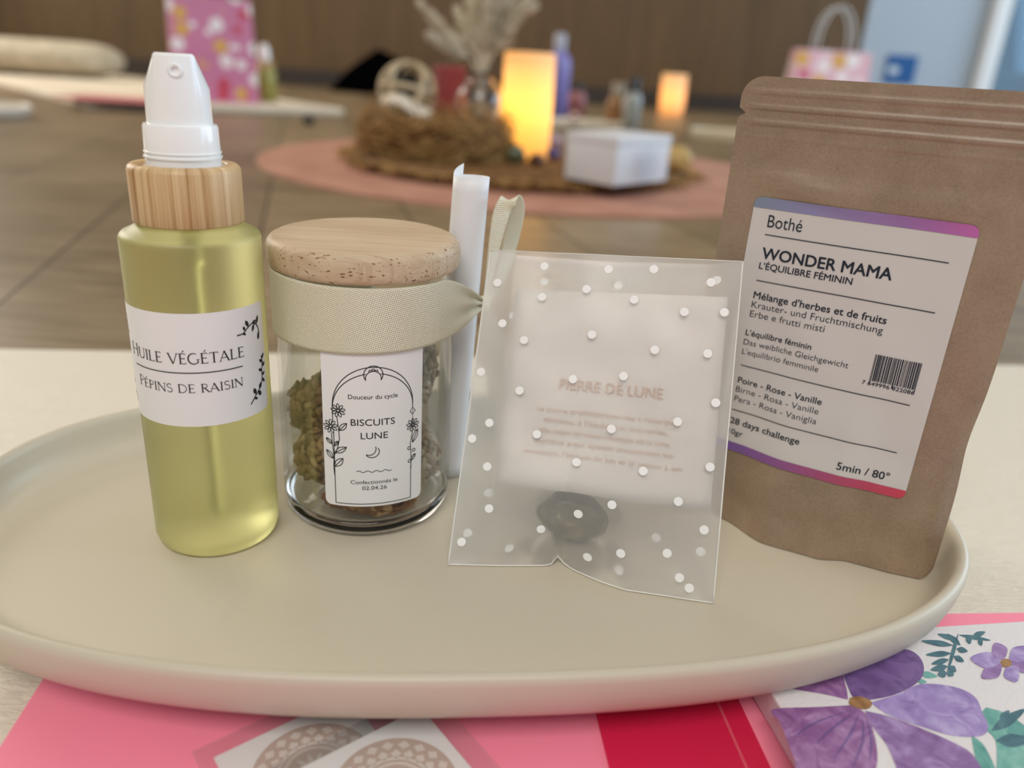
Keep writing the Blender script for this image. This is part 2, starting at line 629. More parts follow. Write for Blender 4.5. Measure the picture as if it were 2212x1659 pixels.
def slab(name, P, z0, z1, mat, label=None, cat=None, parent=None, smooth=False, bev=0.0, **k):
    n = len(P)
    V = [(p[0], p[1], z0) for p in P] + [(p[0], p[1], z1) for p in P]
    F = [tuple(range(n - 1, -1, -1)), tuple(range(n, 2 * n))] + [(i, (i + 1) % n, n + (i + 1) % n, n + i) for i in range(n)]
    o = mk(name, V, F, mat, parent, smooth=smooth, **k)
    if label and parent is None: tag(o, label, cat)
    return o


def rect(c, ax, L, Wd, r=0.0, n=5):
    """rounded rectangle; c = centre, ax = direction of length"""
    ax = Vector(ax).normalized(); ay = Vector((-ax.y, ax.x))
    out = []
    for sx, sy, a0 in ((1, 1, 0), (-1, 1, PI / 2), (-1, -1, PI), (1, -1, 1.5 * PI)):
        if r:
            for i in range(n + 1):
                a = a0 + PI / 2 * i / n
                u, v = sx * (L / 2 - r) + r * math.cos(a), sy * (Wd / 2 - r) + r * math.sin(a)
                out.append((c[0] + ax.x * u + ay.x * v, c[1] + ax.y * u + ay.y * v))
        else:
            u, v = sx * L / 2, sy * Wd / 2
            out.append((c[0] + ax.x * u + ay.x * v, c[1] + ax.y * u + ay.y * v))
    return out


# pink folder (A4, landscape) with a crimson card on it
a6 = math.radians(6.5)
fx = Vector((math.cos(a6), math.sin(a6)))
fy = Vector((-fx.y, fx.x))
fl = Vector((-0.1131, 0.137))                 # a point on its left edge
far = Vector((0.150, 0.2056))                 # a point on its far edge
ld = (far - fl)
corner = fl + fy * ld.dot(fy)
fc = corner + fx * 0.1485 - fy * 0.105
m = Mat('pink_plastic_sheet')
m.set(Base_Color=rgb(255, 146, 172), Roughness=0.38, Specular_IOR_Level=0.4)
fold = tag(slab('pink_folder', rect(fc, fx, 0.297, 0.21, 0.003), 0.0061, 0.0067, m.m), 'flat pink plastic folder lying on the cream mat under the tray', 'folder')
cr = Vector((0.0262, 0.1574))
cc = cr + fx * 0.0195 - fy * 0.03
crim = thing('crimson_card', (cc.x, cc.y, 0.0068), 'deep crimson card on the pink folder, left of the floral notebook', 'card')
slab('card', rect(cc, fx, 0.039, 0.06), 0.0068, 0.0072, plain('crimson_sheet', rgb(216, 34, 76), 0.4), parent=crim)
seam = M()
s0 = cr + fx * 0.033; s1 = s0 - fy * 0.06
seam.box(((s0.x + s1.x) / 2, (s0.y + s1.y) / 2, 0.00725), (0.0007, 0.058, 0.0002), a6)
seam.build('seam', plain('pale_red_seam', rgb(226, 92, 112), 0.4), crim, smooth=False)


# two small mandala cards in clear sleeves
TAN = plain('beige_print', rgb(208, 184, 170), 0.6)
TANL = plain('pale_beige_print', rgb(238, 226, 218), 0.6)
CARDW = plain('white_card', rgb(250, 249, 249), 0.5)
CLEAR = film('clear_sleeve', (0.985, 0.985, 0.985, 1), 0.06, 0.12, 0.05)


def mandala_card(apex, ang, z, label):
    ax = Vector((math.cos(ang), math.sin(ang))); ay = Vector((-ax.y, ax.x))
    # apex is the far corner; the card runs along -ax... and -ay
    c = Vector(apex) - ax * 0.0175 - ay * 0.0175
    t = thing('sleeved_card', (c.x, c.y, z), label, 'card')
    cd = slab('card', rect(c, ax, 0.034, 0.034, 0.0005), z, z + 0.0003, CARDW, parent=t)
    mp = lambda dz: (lambda x, y: (c.x + x, c.y + y, z + dz))
    R = 0.0141
    k = Ink(); k.ell(0, 0, R, R, n=64); k.build('mandala_print', mp(0.00034), TAN, cd)
    k = Ink()
    for n, r0, r1, wd in ((20, 0.0108, 0.0133, 0.0030), (20, 0.0082, 0.0108, 0.0026)):
        for i in range(n):
            a = 2 * PI * (i + (0.5 if n == 20 and r0 < 0.01 else 0)) / n
            ca, sa = math.cos(a), math.sin(a)
            k.poly([(r0 * ca, r0 * sa), ((r0 + r1) / 2 * ca - wd / 2 * sa, (r0 + r1) / 2 * sa + wd / 2 * ca), (r1 * ca, r1 * sa), ((r0 + r1) / 2 * ca + wd / 2 * sa, (r0 + r1) / 2 * sa - wd / 2 * ca)])
    for rr in (0.0068, 0.0082):
        k.ell(0, 0, rr, rr, w=0.0008, n=48)
    for i in range(12):
        a = 2 * PI * i / 12
        k.leaf(0.001 * math.cos(a), 0.001 * math.sin(a), 0.0045, 0.0013, a)
    k.build('petal_print', mp(0.00038), TANL, cd)
    slab('sleeve', rect(c + ax * 0.0008 + ay * 0.0008, ax, 0.043, 0.041, 0.0006), z + 0.0006, z + 0.0007, CLEAR, parent=t)
    return t


mandala_card((-0.0372, 0.1555), math.radians(40), 0.0071, 'rear white card with a beige mandala in a clear sleeve, half under the other card')
mandala_card((-0.0176, 0.1512), math.radians(39), 0.0084, 'front white card with a beige mandala in a clear sleeve, overlapping the other card')

# floral notebook
ZB = 0.0158
bl0, bl1 = Vector((0.0703, 0.1581)), Vector((0.0748, 0.1329))
bdir = (bl0 - bl1).normalized()                       # along the left edge, away
bx = Vector((bdir.y, -bdir.x))
# far edge passes through (0.142,0.189)
bk = bl0 + bdir * ((Vector((0.142, 0.189)) - bl0).dot(bdir))
bc = bk + bx * 0.105 - bdir * 0.0925
book = thing('floral_notebook', (bc.x, bc.y, 0.0068), 'white notebook with purple painted flowers on its cover, under the right end of the tray', 'notebook')
m = Mat('textured_white_cover')
m.set(Base_Color=rgb(236, 232, 234), Roughness=0.33, Specular_IOR_Level=0.5)
v = m.node('ShaderNodeTexVoronoi', feature='F1'); v.inputs['Scale'].default_value = 900
m.link(m.coord(), v.inputs['Vector'])
m.bump(v.outputs['Distance'], 0.25, 0.0003)
COVER = m.m
mb = M(); mb.box((bc.x, bc.y, ZB - 0.0007), (0.21, 0.185, 0.0014), math.atan2(bx.y, bx.x), 0.0006)
cover = mb.build('front_cover', COVER, book, auto=0.7)
mb = M(); mb.box((bc.x, bc.y, 0.0075), (0.21, 0.185, 0.0012), math.atan2(bx.y, bx.x), 0.0005)
mb.build('back_cover', COVER, book, auto=0.7)
mb = M(); mb.box((bc.x + bx.x * 0.001, bc.y + bx.y * 0.001, (0.0081 + ZB - 0.0014) / 2), (0.2075, 0.182, ZB - 0.0014 - 0.0081), math.atan2(bx.y, bx.x))
mb.build('pages', mottled('page_edges', rgb(226, 220, 212), rgb(240, 236, 230), 40, 0.7, stretch=(1, 1, 60)), book, smooth=False)


mb = M(); sc0 = Vector((bc.x, bc.y)) - bx * 0.1048
mb.box((sc0.x, sc0.y, (0.0069 + ZB) / 2), (0.0012, 0.185, ZB - 0.0070), math.atan2(bx.y, bx.x), 0.0005)
mb.build('spine', COVER, book, auto=0.7)


def petal_mat(name, c1, c2, c3):
    m = Mat(name)
    f = m.noise(m.coord((1, 1, 1)), 120, 5, 0.6, 1.5)
    m.color(m.ramp(f, [(0.28, c1), (0.5, c2), (0.74, c3)]))
    m.set(Roughness=0.4)
    return m.m


PET_D = petal_mat('dark_violet_print', rgb(96, 66, 118), rgb(116, 86, 140), rgb(140, 108, 164))
PET_M = petal_mat('violet_print', rgb(124, 86, 142), rgb(150, 116, 170), rgb(186, 160, 204))
PET_L = petal_mat('lilac_print', rgb(134, 108, 168), rgb(164, 140, 196), rgb(202, 188, 226))
PET_P = petal_mat('plum_print', rgb(118, 70, 122), rgb(146, 98, 150), rgb(186, 146, 190))
TEAL = petal_mat('teal_leaf_print', rgb(78, 140, 138), rgb(112, 172, 162), rgb(150, 200, 186))
DTEAL = petal_mat('dark_teal_print', rgb(54, 92, 106), rgb(74, 112, 124), rgb(96, 136, 144))
OCHRE = petal_mat('ochre_print', rgb(120, 84, 52), rgb(158, 114, 70), rgb(182, 140, 92))
pm = M()
pmats = [PET_D, PET_M, PET_L, PET_P, TEAL, DTEAL, OCHRE]
zz = [ZB + 0.00006]


def ppoly(k, P, smooth=True):
    """P: outline measured on the photo, laid on the cover plane"""
    zz[0] += 0.000004
    Q = [at(x, y, ZB) for x, y in P]
    if smooth:
        c = catmull([(p.x, p.y, 0) for p in Q + [Q[0]]], 5)[:-1]
    else: c = Q
    pm.k = k
    pm.add([(p.x, p.y, zz[0]) for p in c], [tuple(range(len(c)))])


def bleaf(k, x0, y0, x1, y1, w):
    dx, dy = x1 - x0, y1 - y0
    L = math.hypot(dx, dy); nx, ny = -dy / L * w, dx / L * w
    ppoly(k, [(x0, y0), (x0 + dx * .35 + nx, y0 + dy * .35 + ny), (x0 + dx * .7 + nx * .8, y0 + dy * .7 + ny * .8), (x1, y1), (x0 + dx * .7 - nx * .8, y0 + dy * .7 - ny * .8), (x0 + dx * .35 - nx, y0 + dy * .35 - ny)])


ppoly(4, [(2130, 1528), (2180, 1545), (2230, 1590), (2240, 1680), (2160, 1690), (2150, 1600), (2110, 1560)])
ppoly(4, [(2098, 1588), (2125, 1610), (2150, 1660), (2160, 1700), (2120, 1680), (2105, 1630)])
bleaf(5, 2140, 1580, 2215, 1532, 12); bleaf(5, 2150, 1600, 2230, 1600, 14); bleaf(5, 2160, 1560, 2180, 1535, 9)
bleaf(4, 1985, 1455, 2025, 1462, 7); bleaf(4, 1978, 1470, 2002, 1474, 5)
ppoly(0, [(1838, 1500), (1822, 1450), (1850, 1428), (1925, 1405), (1965, 1405), (1990, 1425), (1995, 1455), (1975, 1480), (1930, 1502), (1880, 1512), (1850, 1512)])
ppoly(3, [(1832, 1512), (1780, 1500), (1720, 1490), (1660, 1476), (1640, 1468), (1720, 1450), (1808, 1446), (1826, 1480)])
ppoly(3, [(1836, 1524), (1760, 1528), (1668, 1533), (1684, 1560), (1700, 1600), (1716, 1640), (1735, 1680), (1860, 1700), (1892, 1660), (1893, 1610), (1880, 1560), (1862, 1535)])
ppoly(2, [(1880, 1518), (1940, 1500), (1990, 1478), (2060, 1484), (2105, 1505), (2122, 1540), (2134, 1570), (2120, 1590), (2060, 1590), (1990, 1570), (1920, 1545)])
ppoly(1, [(1868, 1536), (1920, 1548), (1985, 1572), (2050, 1600), (2095, 1625), (2120, 1660), (2150, 1720), (1960, 1710), (1935, 1655), (1915, 1610), (1885, 1570)])
for a, b, c_, d_, e_, f_ in ((1845, 1532, 1760, 1560, 1712, 1596), (1850, 1536, 1800, 1570, 1760, 1610), (1856, 1540, 1835, 1585, 1800, 1640), (1862, 1545, 1862, 1600, 1840, 1660), (1868, 1545, 1880, 1590, 1878, 1650)):
    ppoly(0, [(a, b), (c_ - 2, d_), (e_, f_), (c_ + 5, d_ + 3)])
ppoly(6, [(1836, 1508), (1856, 1505), (1880, 1514), (1882, 1526), (1870, 1533), (1850, 1530), (1834, 1521)])
# fern and lilac blossom near the far edge
for (x0, y0, x1, y1, w) in ((2070, 1368, 2046, 1455, 4), (2070, 1372, 2140, 1384, 4), (2060, 1395, 1990, 1385, 6), (2064, 1382, 2025, 1370, 5), (2056, 1412, 2000, 1415, 6), (2075, 1395, 2045, 1370, 6), (2050, 1425, 2012, 1435, 6), (2048, 1440, 2010, 1448, 7), (2050, 1440, 2065, 1452, 7), (2060, 1418, 2082, 1430, 6), (2066, 1402, 2090, 1408, 6), (2100, 1376, 2128, 1366, 6), (2090, 1374, 2095, 1392, 6), (2115, 1380, 2120, 1396, 5), (2046, 1455, 2025, 1458, 8), (2046, 1452, 2060, 1460, 7)):
    bleaf(5, x0, y0, x1, y1, w)
for ang in range(0, 360, 60):
    a = math.radians(ang + 12)
    bleaf(2 if ang % 120 else 1, 2172 + 10 * math.cos(a), 1432 + 6 * math.sin(a), 2172 + 78 * math.cos(a), 1432 + 44 * math.sin(a), 17)
ppoly(6, [(2160, 1430), (2172, 1424), (2184, 1430), (2182, 1440), (2168, 1442)])
pm.build('flower_print', pmats, cover, smooth=False)

# ================================================================== OVAL TRAY
TCX, TCY, TA, TB, TTH, TN_ = -0.0107, 0.2179, 0.1544, 0.0833, 0.1099, 2.446
tray = thing('serving_tray', (TCX, TCY, 0.016), 'large oval cream serving tray with a raised rim, carrying the bottle, jar and pouch', 'tray')
NT = 160


def tring(inset, z):
    R = []
    c, s = math.cos(TTH), math.sin(TTH)
    a, b = TA - inset, TB - inset
    for i in range(NT):
        t = 2 * PI * i / NT
        ct, st = math.cos(t), math.sin(t)
        x = a * math.copysign(abs(ct) ** (2 / TN_), ct); y = b * math.copysign(abs(st) ** (2 / TN_), st)
        R.append((TCX + x * c - y * s, TCY + x * s + y * c, z))
    return R


prof = [(0.0150, 0.0160), (0.0105, 0.0160), (0.0070, 0.0166), (0.0040, 0.0184), (0.0018, 0.0216), (0.0006, 0.0260), (0.0, 0.0308), (0.0002, 0.0322), (0.0009, 0.0331), (0.0018, 0.0333), (0.0027, 0.0330), (0.0034, 0.0322), (0.0039, 0.0306), (0.0045, 0.0268), (0.0056, 0.0232), (0.0074, 0.0211), (0.0100, 0.0202), (0.0140, ZT)]
V = []; F = []
for ins, z in prof: V += tring(ins, z)
for j in range(len(prof) - 1):
    for i in range(NT):
        F.append((j * NT + i, j * NT + (i + 1) % NT, (j + 1) * NT + (i + 1) % NT, (j + 1) * NT + i))
F.append(tuple(range((len(prof) - 1) * NT, len(prof) * NT))); F.append(tuple(range(NT - 1, -1, -1)))
m = Mat('matte_cream_ceramic')
f = m.noise(m.coord(), 600, 2)
m.set(Base_Color=rgb(200, 191, 172), Roughness=0.42)
m.bump(f, 0.05, 0.0002)
mk('tray_body', V, F, m.m, tray, auto=0.9)

# ================================================================== OIL BOTTLE
BX, BY, BR = -0.08845, 0.20764, 0.017956
B0 = Vector((BX, BY, ZT))
bottle = thing('oil_bottle', B0, 'frosted pump bottle of yellow oil with a bamboo collar and white label', 'bottle')
m = Mat('frosted_yellow_oil_glass')
m.set(Base_Color=rgb(238, 236, 174), Roughness=0.40, IOR=1.36, Transmission_Weight=0.86, Specular_IOR_Level=0.5)
m.p.inputs['Subsurface Weight'].default_value = 0.0
OILG = m.m
mb = M()
mb.lathe(B0, [(0, 0.0010), (0.012, 0.0008), (0.0146, 0.0001), (0.0160, 0.0002), (0.0172, 0.0011), (BR, 0.0034), (BR, 0.0040)] + [(BR, 0.004 + 0.0865 * i / 12) for i in range(1, 13)] + [(BR, 0.0916), (BR - 0.0003, 0.0924), (BR - 0.0010, 0.0931), (BR - 0.0020, 0.0935), (0.0140, 0.0946), (0.0125, 0.0955), (0, 0.0955)], 96)
mb.weld().build('glass_body', OILG, bottle)
mb = M()
mb.lathe(B0, [(0.0, 0.009), (0.0011, 0.009), (0.0011, 0.084), (0.0022, 0.0855), (0.0024, 0.0940), (0, 0.0940)], 24)
mb.weld().build('dip_tube', plain('pale_dip_tube', rgb(232, 234, 204), 0.3, Transmission_Weight=0.75, IOR=1.36), bottle)
m = Mat('bamboo')
tc = m.coord((34, 4.0, 1), kind='UV')
f1 = m.noise(tc, 1.0, 5, 0.7, 0.2)
f2 = m.noise(m.coord((260, 9, 1), kind='UV'), 1.0, 3, 0.6)
f = m.math('ADD', m.math('MULTIPLY', f1, 0.6), m.math('MULTIPLY', f2, 0.4))
m.color(m.ramp(f, [(0.39, rgb(136, 94, 54)), (0.44, rgb(182, 142, 94)), (0.49, rgb(203, 170, 125)), (0.58, rgb(218, 190, 148))]))
m.set(Roughness=0.45); m.bump(f, 0.2, 0.0004)
BAMBOO = m.m
mb = M()
cRr = 0.01392
mb.lathe(B0, [(0.0106, 0.0957), (cRr - 0.0003, 0.0957), (cRr, 0.0961), (cRr, 0.1090), (cRr - 0.0003, 0.1098), (cRr - 0.0010, 0.1104), (0.0110, 0.1106), (0.0104, 0.1102), (0.0103, 0.1095), (0.0103, 0.0962)], 96)
mb.build('bamboo_collar', BAMBOO, bottle, auto=1.2)
pump = M()
pump.lathe(B0, [(0, 0.1092), (0.0103, 0.1092), (0.0103, 0.1097), (0.0092, 0.1098), (0.00925, 0.1120), (0.0096, 0.1121), (0.0096, 0.1125), (0.00925, 0.1126), (0.00925, 0.1132), (0.0095, 0.1133), (0.0095, 0.1136), (0.0092, 0.1137), (0.00905, 0.1196), (0.0088, 0.1202), (0.0080, 0.1204), (0, 0.1204)], 72)
po = pump.build('pump_skirt', WHITE_PLASTIC, bottle, auto=0.5)
# pump head: a cylinder whose sides slope in to a flat ridge
fa = math.radians(22)             # faces the viewer side
hd = M(); HZ = [(0.1203, 1.0, 0.00790), (0.1289, 1.0, 0.0077), (0.1362, 0.66, 0.0072), (0.1368, 0.625, 0.0068)]
NH = 96
V = []; F = []
for z, k, r in HZ:
    for i in range(NH):
        a = 2 * PI * i / NH
        x, y = r * math.cos(a), r * math.sin(a)
        lim = r * k
        x = max(-lim, min(lim, x))
        if k < 1: y = y * (1 - (1 - k) * 0.22)
        V.append((BX + x * math.cos(fa) - y * math.sin(fa), BY + x * math.sin(fa) + y * math.cos(fa), ZT + z))
for j in range(len(HZ) - 1):
    for i in range(NH):
        F.append((j * NH + i, j * NH + (i + 1) % NH, (j + 1) * NH + (i + 1) % NH, (j + 1) * NH + i))
F.append(tuple(range((len(HZ) - 1) * NH, len(HZ) * NH)))
ph = mk('pump_head', V, F, WHITE_PLASTIC, bottle, auto=0.35)
nd = Vector((math.sin(fa), -math.cos(fa), 0))
nz = M()
nc = Vector((BX, BY, ZT + 0.1330)) + nd * 0.0064
nu = Vector((math.cos(fa), math.sin(fa), 0)); nw = Vector((0, 0, 1))
P = [(0.0016, -0.001), (0.0017, 0.0009), (0.0015, 0.0013), (0.0011, 0.0013), (0.0008, 0.0009), (0.0006, 0.0003), (0, 0.0003)]
V = []; F = []
for r, dd in P:
    for i in range(24):
        a = 2 * PI * i / 24
        V.append(nc + nd * dd + nu * (r * math.cos(a)) + nw * (r * math.sin(a)))
for j in range(len(P) - 1):
    for i in range(24): F.append((j * 24 + i, j * 24 + (i + 1) % 24, (j + 1) * 24 + (i + 1) % 24, (j + 1) * 24 + i))
mk('nozzle', V, F, WHITE_PLASTIC, ph, auto=0.8)


def cylmap(c, R):
    """x = degrees round the cylinder (0 faces the camera side), y = mm above the tray floor"""
    return lambda x, y: (c.x + R * math.sin(math.radians(x)), c.y - R * math.cos(math.radians(x)), c.z + y * 0.001)


def cyl_label(name, c, R, x0, x1, z0, z1, rc, mat, parent):
    dpm = 180 / PI / (R * 1000)       # degrees per mm
    g = M()
    NX, NZ = 60, 24

    def fn(u, v):
        z = z0 + (z1 - z0) * v
        e = min(z - z0, z1 - z)
        ins = 0 if e > rc else rc - math.sqrt(max(0, rc * rc - (rc - e) ** 2))
        a, b = x0 + ins * dpm, x1 - ins * dpm
        return cylmap(c, R)(a + (b - a) * u, z)
    vs = sorted(set([i / NZ for i in range(NZ + 1)] + [0.004, 0.012, 0.025, 0.975, 0.988, 0.996]))
    V = []; F = []
    for vv in vs:
        for i in range(NX + 1): V.append(fn(i / NX, vv))
    for j in range(len(vs) - 1):
        for i in range(NX): F.append((j * (NX + 1) + i, j * (NX + 1) + i + 1, (j + 1) * (NX + 1) + i + 1, (j + 1) * (NX + 1) + i))
    return mk(name, V, F, mat, parent)


lab = cyl_label('label', B0, BR + 0.00012, -79, 86.5, 43.3, 75.2, 1.6, PAPER, bottle)
bm_ = cylmap(B0, BR + 0.00022)
D = 180 / PI / 17.956
k = Ink()
roman(k, 'HUILE VÉGÉTALE', -48.5 / D, 61.5, 2.95, 58.5 / D)
roman(k, 'PÉPINS DE RAISIN', -41.0 / D, 53.3, 2.45, 55 / D)
k.V = [(x * D, y) for x, y in k.V]
k.line(-44.5, 59.0, 55.6, 58.9, 0.28)


def vine(k, P, leaves, w=0.32):
    k2 = Ink()
    k2.stroke(catmull([(x, y, 0) for x, y in P], 6), w)
    for (x, y, L, wd, r) in leaves: k2.leaf(x, y, L, wd, r)
    n = len(k.V)
    k.V += [(x * D + ox, y) for x, y in k2.V for ox in (0,)]
    k.F += [tuple(i + n for i in f) for f in k2.F]


# vines are given in mm on the unrolled label
vine(k, [(16.4, 67.8), (18.4, 68.0), (20.0, 69.2), (22.0, 70.0), (23.6, 69.0), (24.4, 67.2), (24.3, 65.0)], [(18.2, 68.1, 1.3, .7, -.6), (19.0, 68.6, 1.4, .8, 1.9), (20.3, 69.4, 2.2, 1.1, 2.0), (21.6, 69.9, 2.0, .9, .3), (22.4, 69.8, 2.4, .9, -1.9), (23.5, 69.2, 2.6, 1.0, 1.2), (24.2, 67.0, 2.4, .9, -1.7), (23.2, 69.3, 1.5, .8, 2.3)])
vine(k, [(24.8, 59.6), (25.2, 57.6), (24.7, 55.2), (24.6, 52.8), (23.4, 50.6), (21.6, 49.2), (19.2, 46.8)], [(25.0, 58.6, 1.9, .9, .9), (25.1, 57.6, 1.8, .9, 2.4), (25.0, 56.4, 1.8, 1.0, .5), (24.7, 55.2, 1.8, .9, 2.6), (24.6, 53.8, 1.7, .9, .4), (24.6, 53.0, 2.0, .9, -.9), (23.0, 50.2, 2.0, 1.2, 1.1), (22.4, 49.8, 2.0, 1.3, -.9), (21.4, 49.2, 2.2, 1.2, 1.9), (20.6, 48.3, 1.6, .8, -.4)])
vine(k, [(-17.0, 67.0), (-18.6, 67.2), (-19.6, 68.6), (-21.0, 70.2), (-22.8, 70.4), (-24.0, 68.8)], [(-18.6, 67.3, 2.6, .9, 1.9), (-19.6, 68.6, 2.0, .9, 2.8), (-20.8, 70.0, 2.0, .9, 1.0), (-22.4, 70.4, 2.0, .9, -2.0)])
vine(k, [(-17.2, 47.0), (-18.4, 49.4), (-19.6, 50.6), (-21.6, 52.8), (-22.6, 56.0), (-22.4, 59.0)], [(-18.4, 49.4, 1.8, .9, -2.4), (-19.4, 50.4, 2.0, .9, 1.7), (-20.6, 51.6, 2.0, 1.0, -2.6), (-22.2, 54.0, 2.0, .9, 2.5)])
k.build('label_print', bm_, INK, lab, slices=(-80, 88, 3.0))

# ================================================================== BISCUIT JAR
JX, JY, JR = -0.046586, 0.231793, 0.027164
J0 = Vector((JX, JY, ZT))
jar = thing('biscuit_jar', J0, 'clear glass jar with a round wooden lid and a white biscuit label', 'jar')
JG = film('clear_glass', (0.985, 0.99, 0.985, 1), 0.004, 0.02, 0.015)
JGB = glass('clear_base_glass', (0.99, 0.99, 0.99, 1), 0.0, 1.45)
mb = M()
ri = JR - 0.0013
outer = [(JR - 0.0002, 0.0052), (JR, 0.0064), (JR, 0.0400), (JR, 0.0790), (JR - 0.0004, 0.0800)]
inner = [(ri, 0.0798), (ri, 0.0400), (ri, 0.0095), (ri, 0.0060)]
mb.lathe(J0, outer + inner, 96)
mg = M()
mg.lathe(J0, [(0, 0.0008), (0.0205, 0.0004), (0.0225, 0.0), (0.0240, 0.0004), (0.0256, 0.0016), (0.0266, 0.0034), (JR - 0.0003, 0.0051), (ri + 0.0001, 0.0064), (ri - 0.0006, 0.0062), (ri - 0.0022, 0.0046), (ri - 0.0050, 0.0040), (0.0150, 0.0036), (0, 0.0034)], 96)
mg.weld().build('glass_base', JGB, jar)
mb.weld().build('glass_body', JG, jar)
m = Mat('rubberwood')
tc = m.coord((18, 320, 320), (0, 0, math.radians(-4)))
f1 = m.noise(tc, 1.0, 4, 0.6, 0.6)
f2 = m.noise(m.coord((420, 1500, 1500), (0, 0, math.radians(-4))), 1.0, 2, 0.5)
f3 = m.noise(m.coord((9, 60, 60)), 1.0, 2)
f = m.math('ADD', m.math('MULTIPLY', f1, 0.6), m.math('MULTIPLY', f3, 0.4))
basec = m.ramp(f, [(0.32, rgb(184, 158, 128)), (0.5, rgb(200, 177, 148)), (0.68, rgb(214, 194, 168))])
pore = m.math('GREATER_THAN', f2, 0.65)
lz = m.node('ShaderNodeSeparateXYZ'); m.link(m.coord(), lz.inputs[0])
pore = m.math('MULTIPLY', pore, m.math('LESS_THAN', lz.outputs[2], 0.0893))
streak = m.noise(m.coord((30, 900, 1), (0, 0, math.radians(-4))), 1.0, 3, 0.6)
streak = m.math('MULTIPLY', m.math('GREATER_THAN', streak, 0.60), 0.22)
basec = m.mix(streak, basec, rgb(150, 112, 78))
m.color(m.mix(pore, basec, rgb(122, 84, 58)))
m.set(Roughness=0.5); m.bump(f1, 0.12, 0.0003)
mb = M(); lR = 0.02853
mb.lathe(J0, [(0, 0.0812), (0.0268, 0.0812), (0.0278, 0.0815), (lR - 0.0002, 0.0823), (lR, 0.0834), (lR, 0.0868), (lR - 0.0003, 0.0880), (lR - 0.0011, 0.0891), (lR - 0.0023, 0.0897), (0.0240, 0.0898), (0, 0.0899)], 96)
mb.weld().build('wooden_lid', m.m, jar)
lab = cyl_label('label', J0, JR + 0.00010, -16.4, 47.6, 12.4, 63.5, 1.9, PAPER, jar)
DJ = 180 / PI / 27.164
jm = lambda x, y: cylmap(J0, JR + 0.00018)(x * DJ + 15.3, y)     # x in mm from the label's middle
k = Ink()
wl = 0.24
# frame: arch, sides, foot
k.stroke([(-11.7, 24.0), (-11.65, 13.3)] , wl); k.line(-11.7, 13.3, 11.4, 13.3, wl); k.stroke([(11.4, 13.2), (11.4, 24.5)], wl)
k.stroke([(-11.7, 24.0), (-11.7, 38)], wl)
k.stroke(arc(0, 45.2, 11.9, 12.5, PI, 0, 44), wl); k.stroke(arc(0, 44.4, 11.9, 11.4, PI, PI - 1.39, 20), wl); k.stroke(arc(0, 44.4, 11.9, 11.4, 0, 1.39, 20), wl)
k.stroke([(-11.9, 45.2), (-11.9, 40)], wl); k.stroke([(11.9, 45.2), (11.85, 43.3)], wl)
# crown moon at the top of the arch
k.stroke(arc(0, 55.4, 2.7, 2.7, math.radians(-38), math.radians(218), 28), wl)
k.stroke(arc(0, 54.2, 2.25, 2.3, math.radians(0), math.radians(180), 20), wl)
k.stroke([(-2.25, 54.2), (-2.1, 53.7)], wl); k.stroke([(2.25, 54.2), (2.1, 53.7)], wl)
for xx in (-0.9, 0, 0.9): k.ell(xx, 56.55 + (0.35 if xx == 0 else 0), 0.38, 0.3, w=0.2)


def flower(k, x, y, R):
    for i in range(9):
        a = 2 * PI * i / 9 + 0.2
        k.ell(x + R * .66 * math.cos(a), y + R * .66 * math.sin(a), R * .36, R * .17, a, w=0.22, n=12)
    k.ell(x, y, R * .2, R * .2, w=0.26, n=12)


flower(k, -10.2, 44.0, 2.1); flower(k, -12.6, 38.7, 2.15); flower(k, 12.0, 37.9, 2.1)
k.stroke([(-10.6, 42), (-10.2, 38), (-10.0, 35), (-10.6, 32), (-11.6, 29.5)], wl)
k.stroke([(-12.4, 36.6), (-12.2, 33), (-11.8, 29), (-12.0, 25.5), (-11.8, 22.8)], wl)
for x, y, L, wd, r in ((-10.0, 37.6, 3.4, 1.6, .85), (-12.2, 33.0, 2.6, 1.1, 2.4), (-11.8, 32.4, 2.2, .9, .9), (-11.5, 30.2, 4.2, 1.7, .55), (-12.0, 28.2, 3.4, 1.4, 2.25), (-11.7, 25.6, 4.0, 1.9, .85), (11.9, 32.0, 4.6, 1.6, 1.15)): k.leaf(x, y, L, wd, r, wl)
k.stroke([(11.9, 35.9), (11.9, 43.0)], 0.15)
k.stroke([(11.9, 36), (11.2, 32), (11.5, 27), (11.5, 23.5)], wl)
k.stroke([(11.9, 43.6), (12.8, 42.5), (11.9, 41.4), (11.0, 42.5)], wl, True)
k.leaf(11.4, 26.0, 2.6, 1.1, .9, wl)
for x, y in ((10.8, 30.4), (12.4, 29.4), (11.0, 26.0)): k.ell(x, y, .5, .5, w=wl, n=12)
k.text('Douceur du cycle', -7.2, 47.9, 1.35, 7.0)
k.text('BISCUITS', -6.6, 39.5, 2.05, 6.2)
k.text('LUNE', -3.8, 35.2, 2.05, 4.1)
k.stroke(arc(-0.6, 31.0, 2.1, 1.95, math.radians(215), math.radians(395), 20), wl)
k.stroke(arc(-1.35, 31.9, 1.9, 2.05, math.radians(240), math.radians(380), 16), wl)
k.stroke([(-5.2 + 10.4 * i / 40, 24.4 + 0.28 * math.sin(i / 40 * 2 * PI * 4)) for i in range(41)], 0.2)
k.text('Confectionnés le', -7.0, 20.2, 1.25, 7.0)
k.text('02.04.26', -3.6, 18.2, 1.25, 3.7)
k.build('label_print', jm, INK, lab, slices=(-16, 16, 1.2))

# biscuits inside the jar
def oats(n, *cs): return [mottled('%s_oat_%d' % (n, i), rgb(*[int(v * .86) for v in c]), rgb(*c), 500, .7) for i, c in enumerate(cs)]


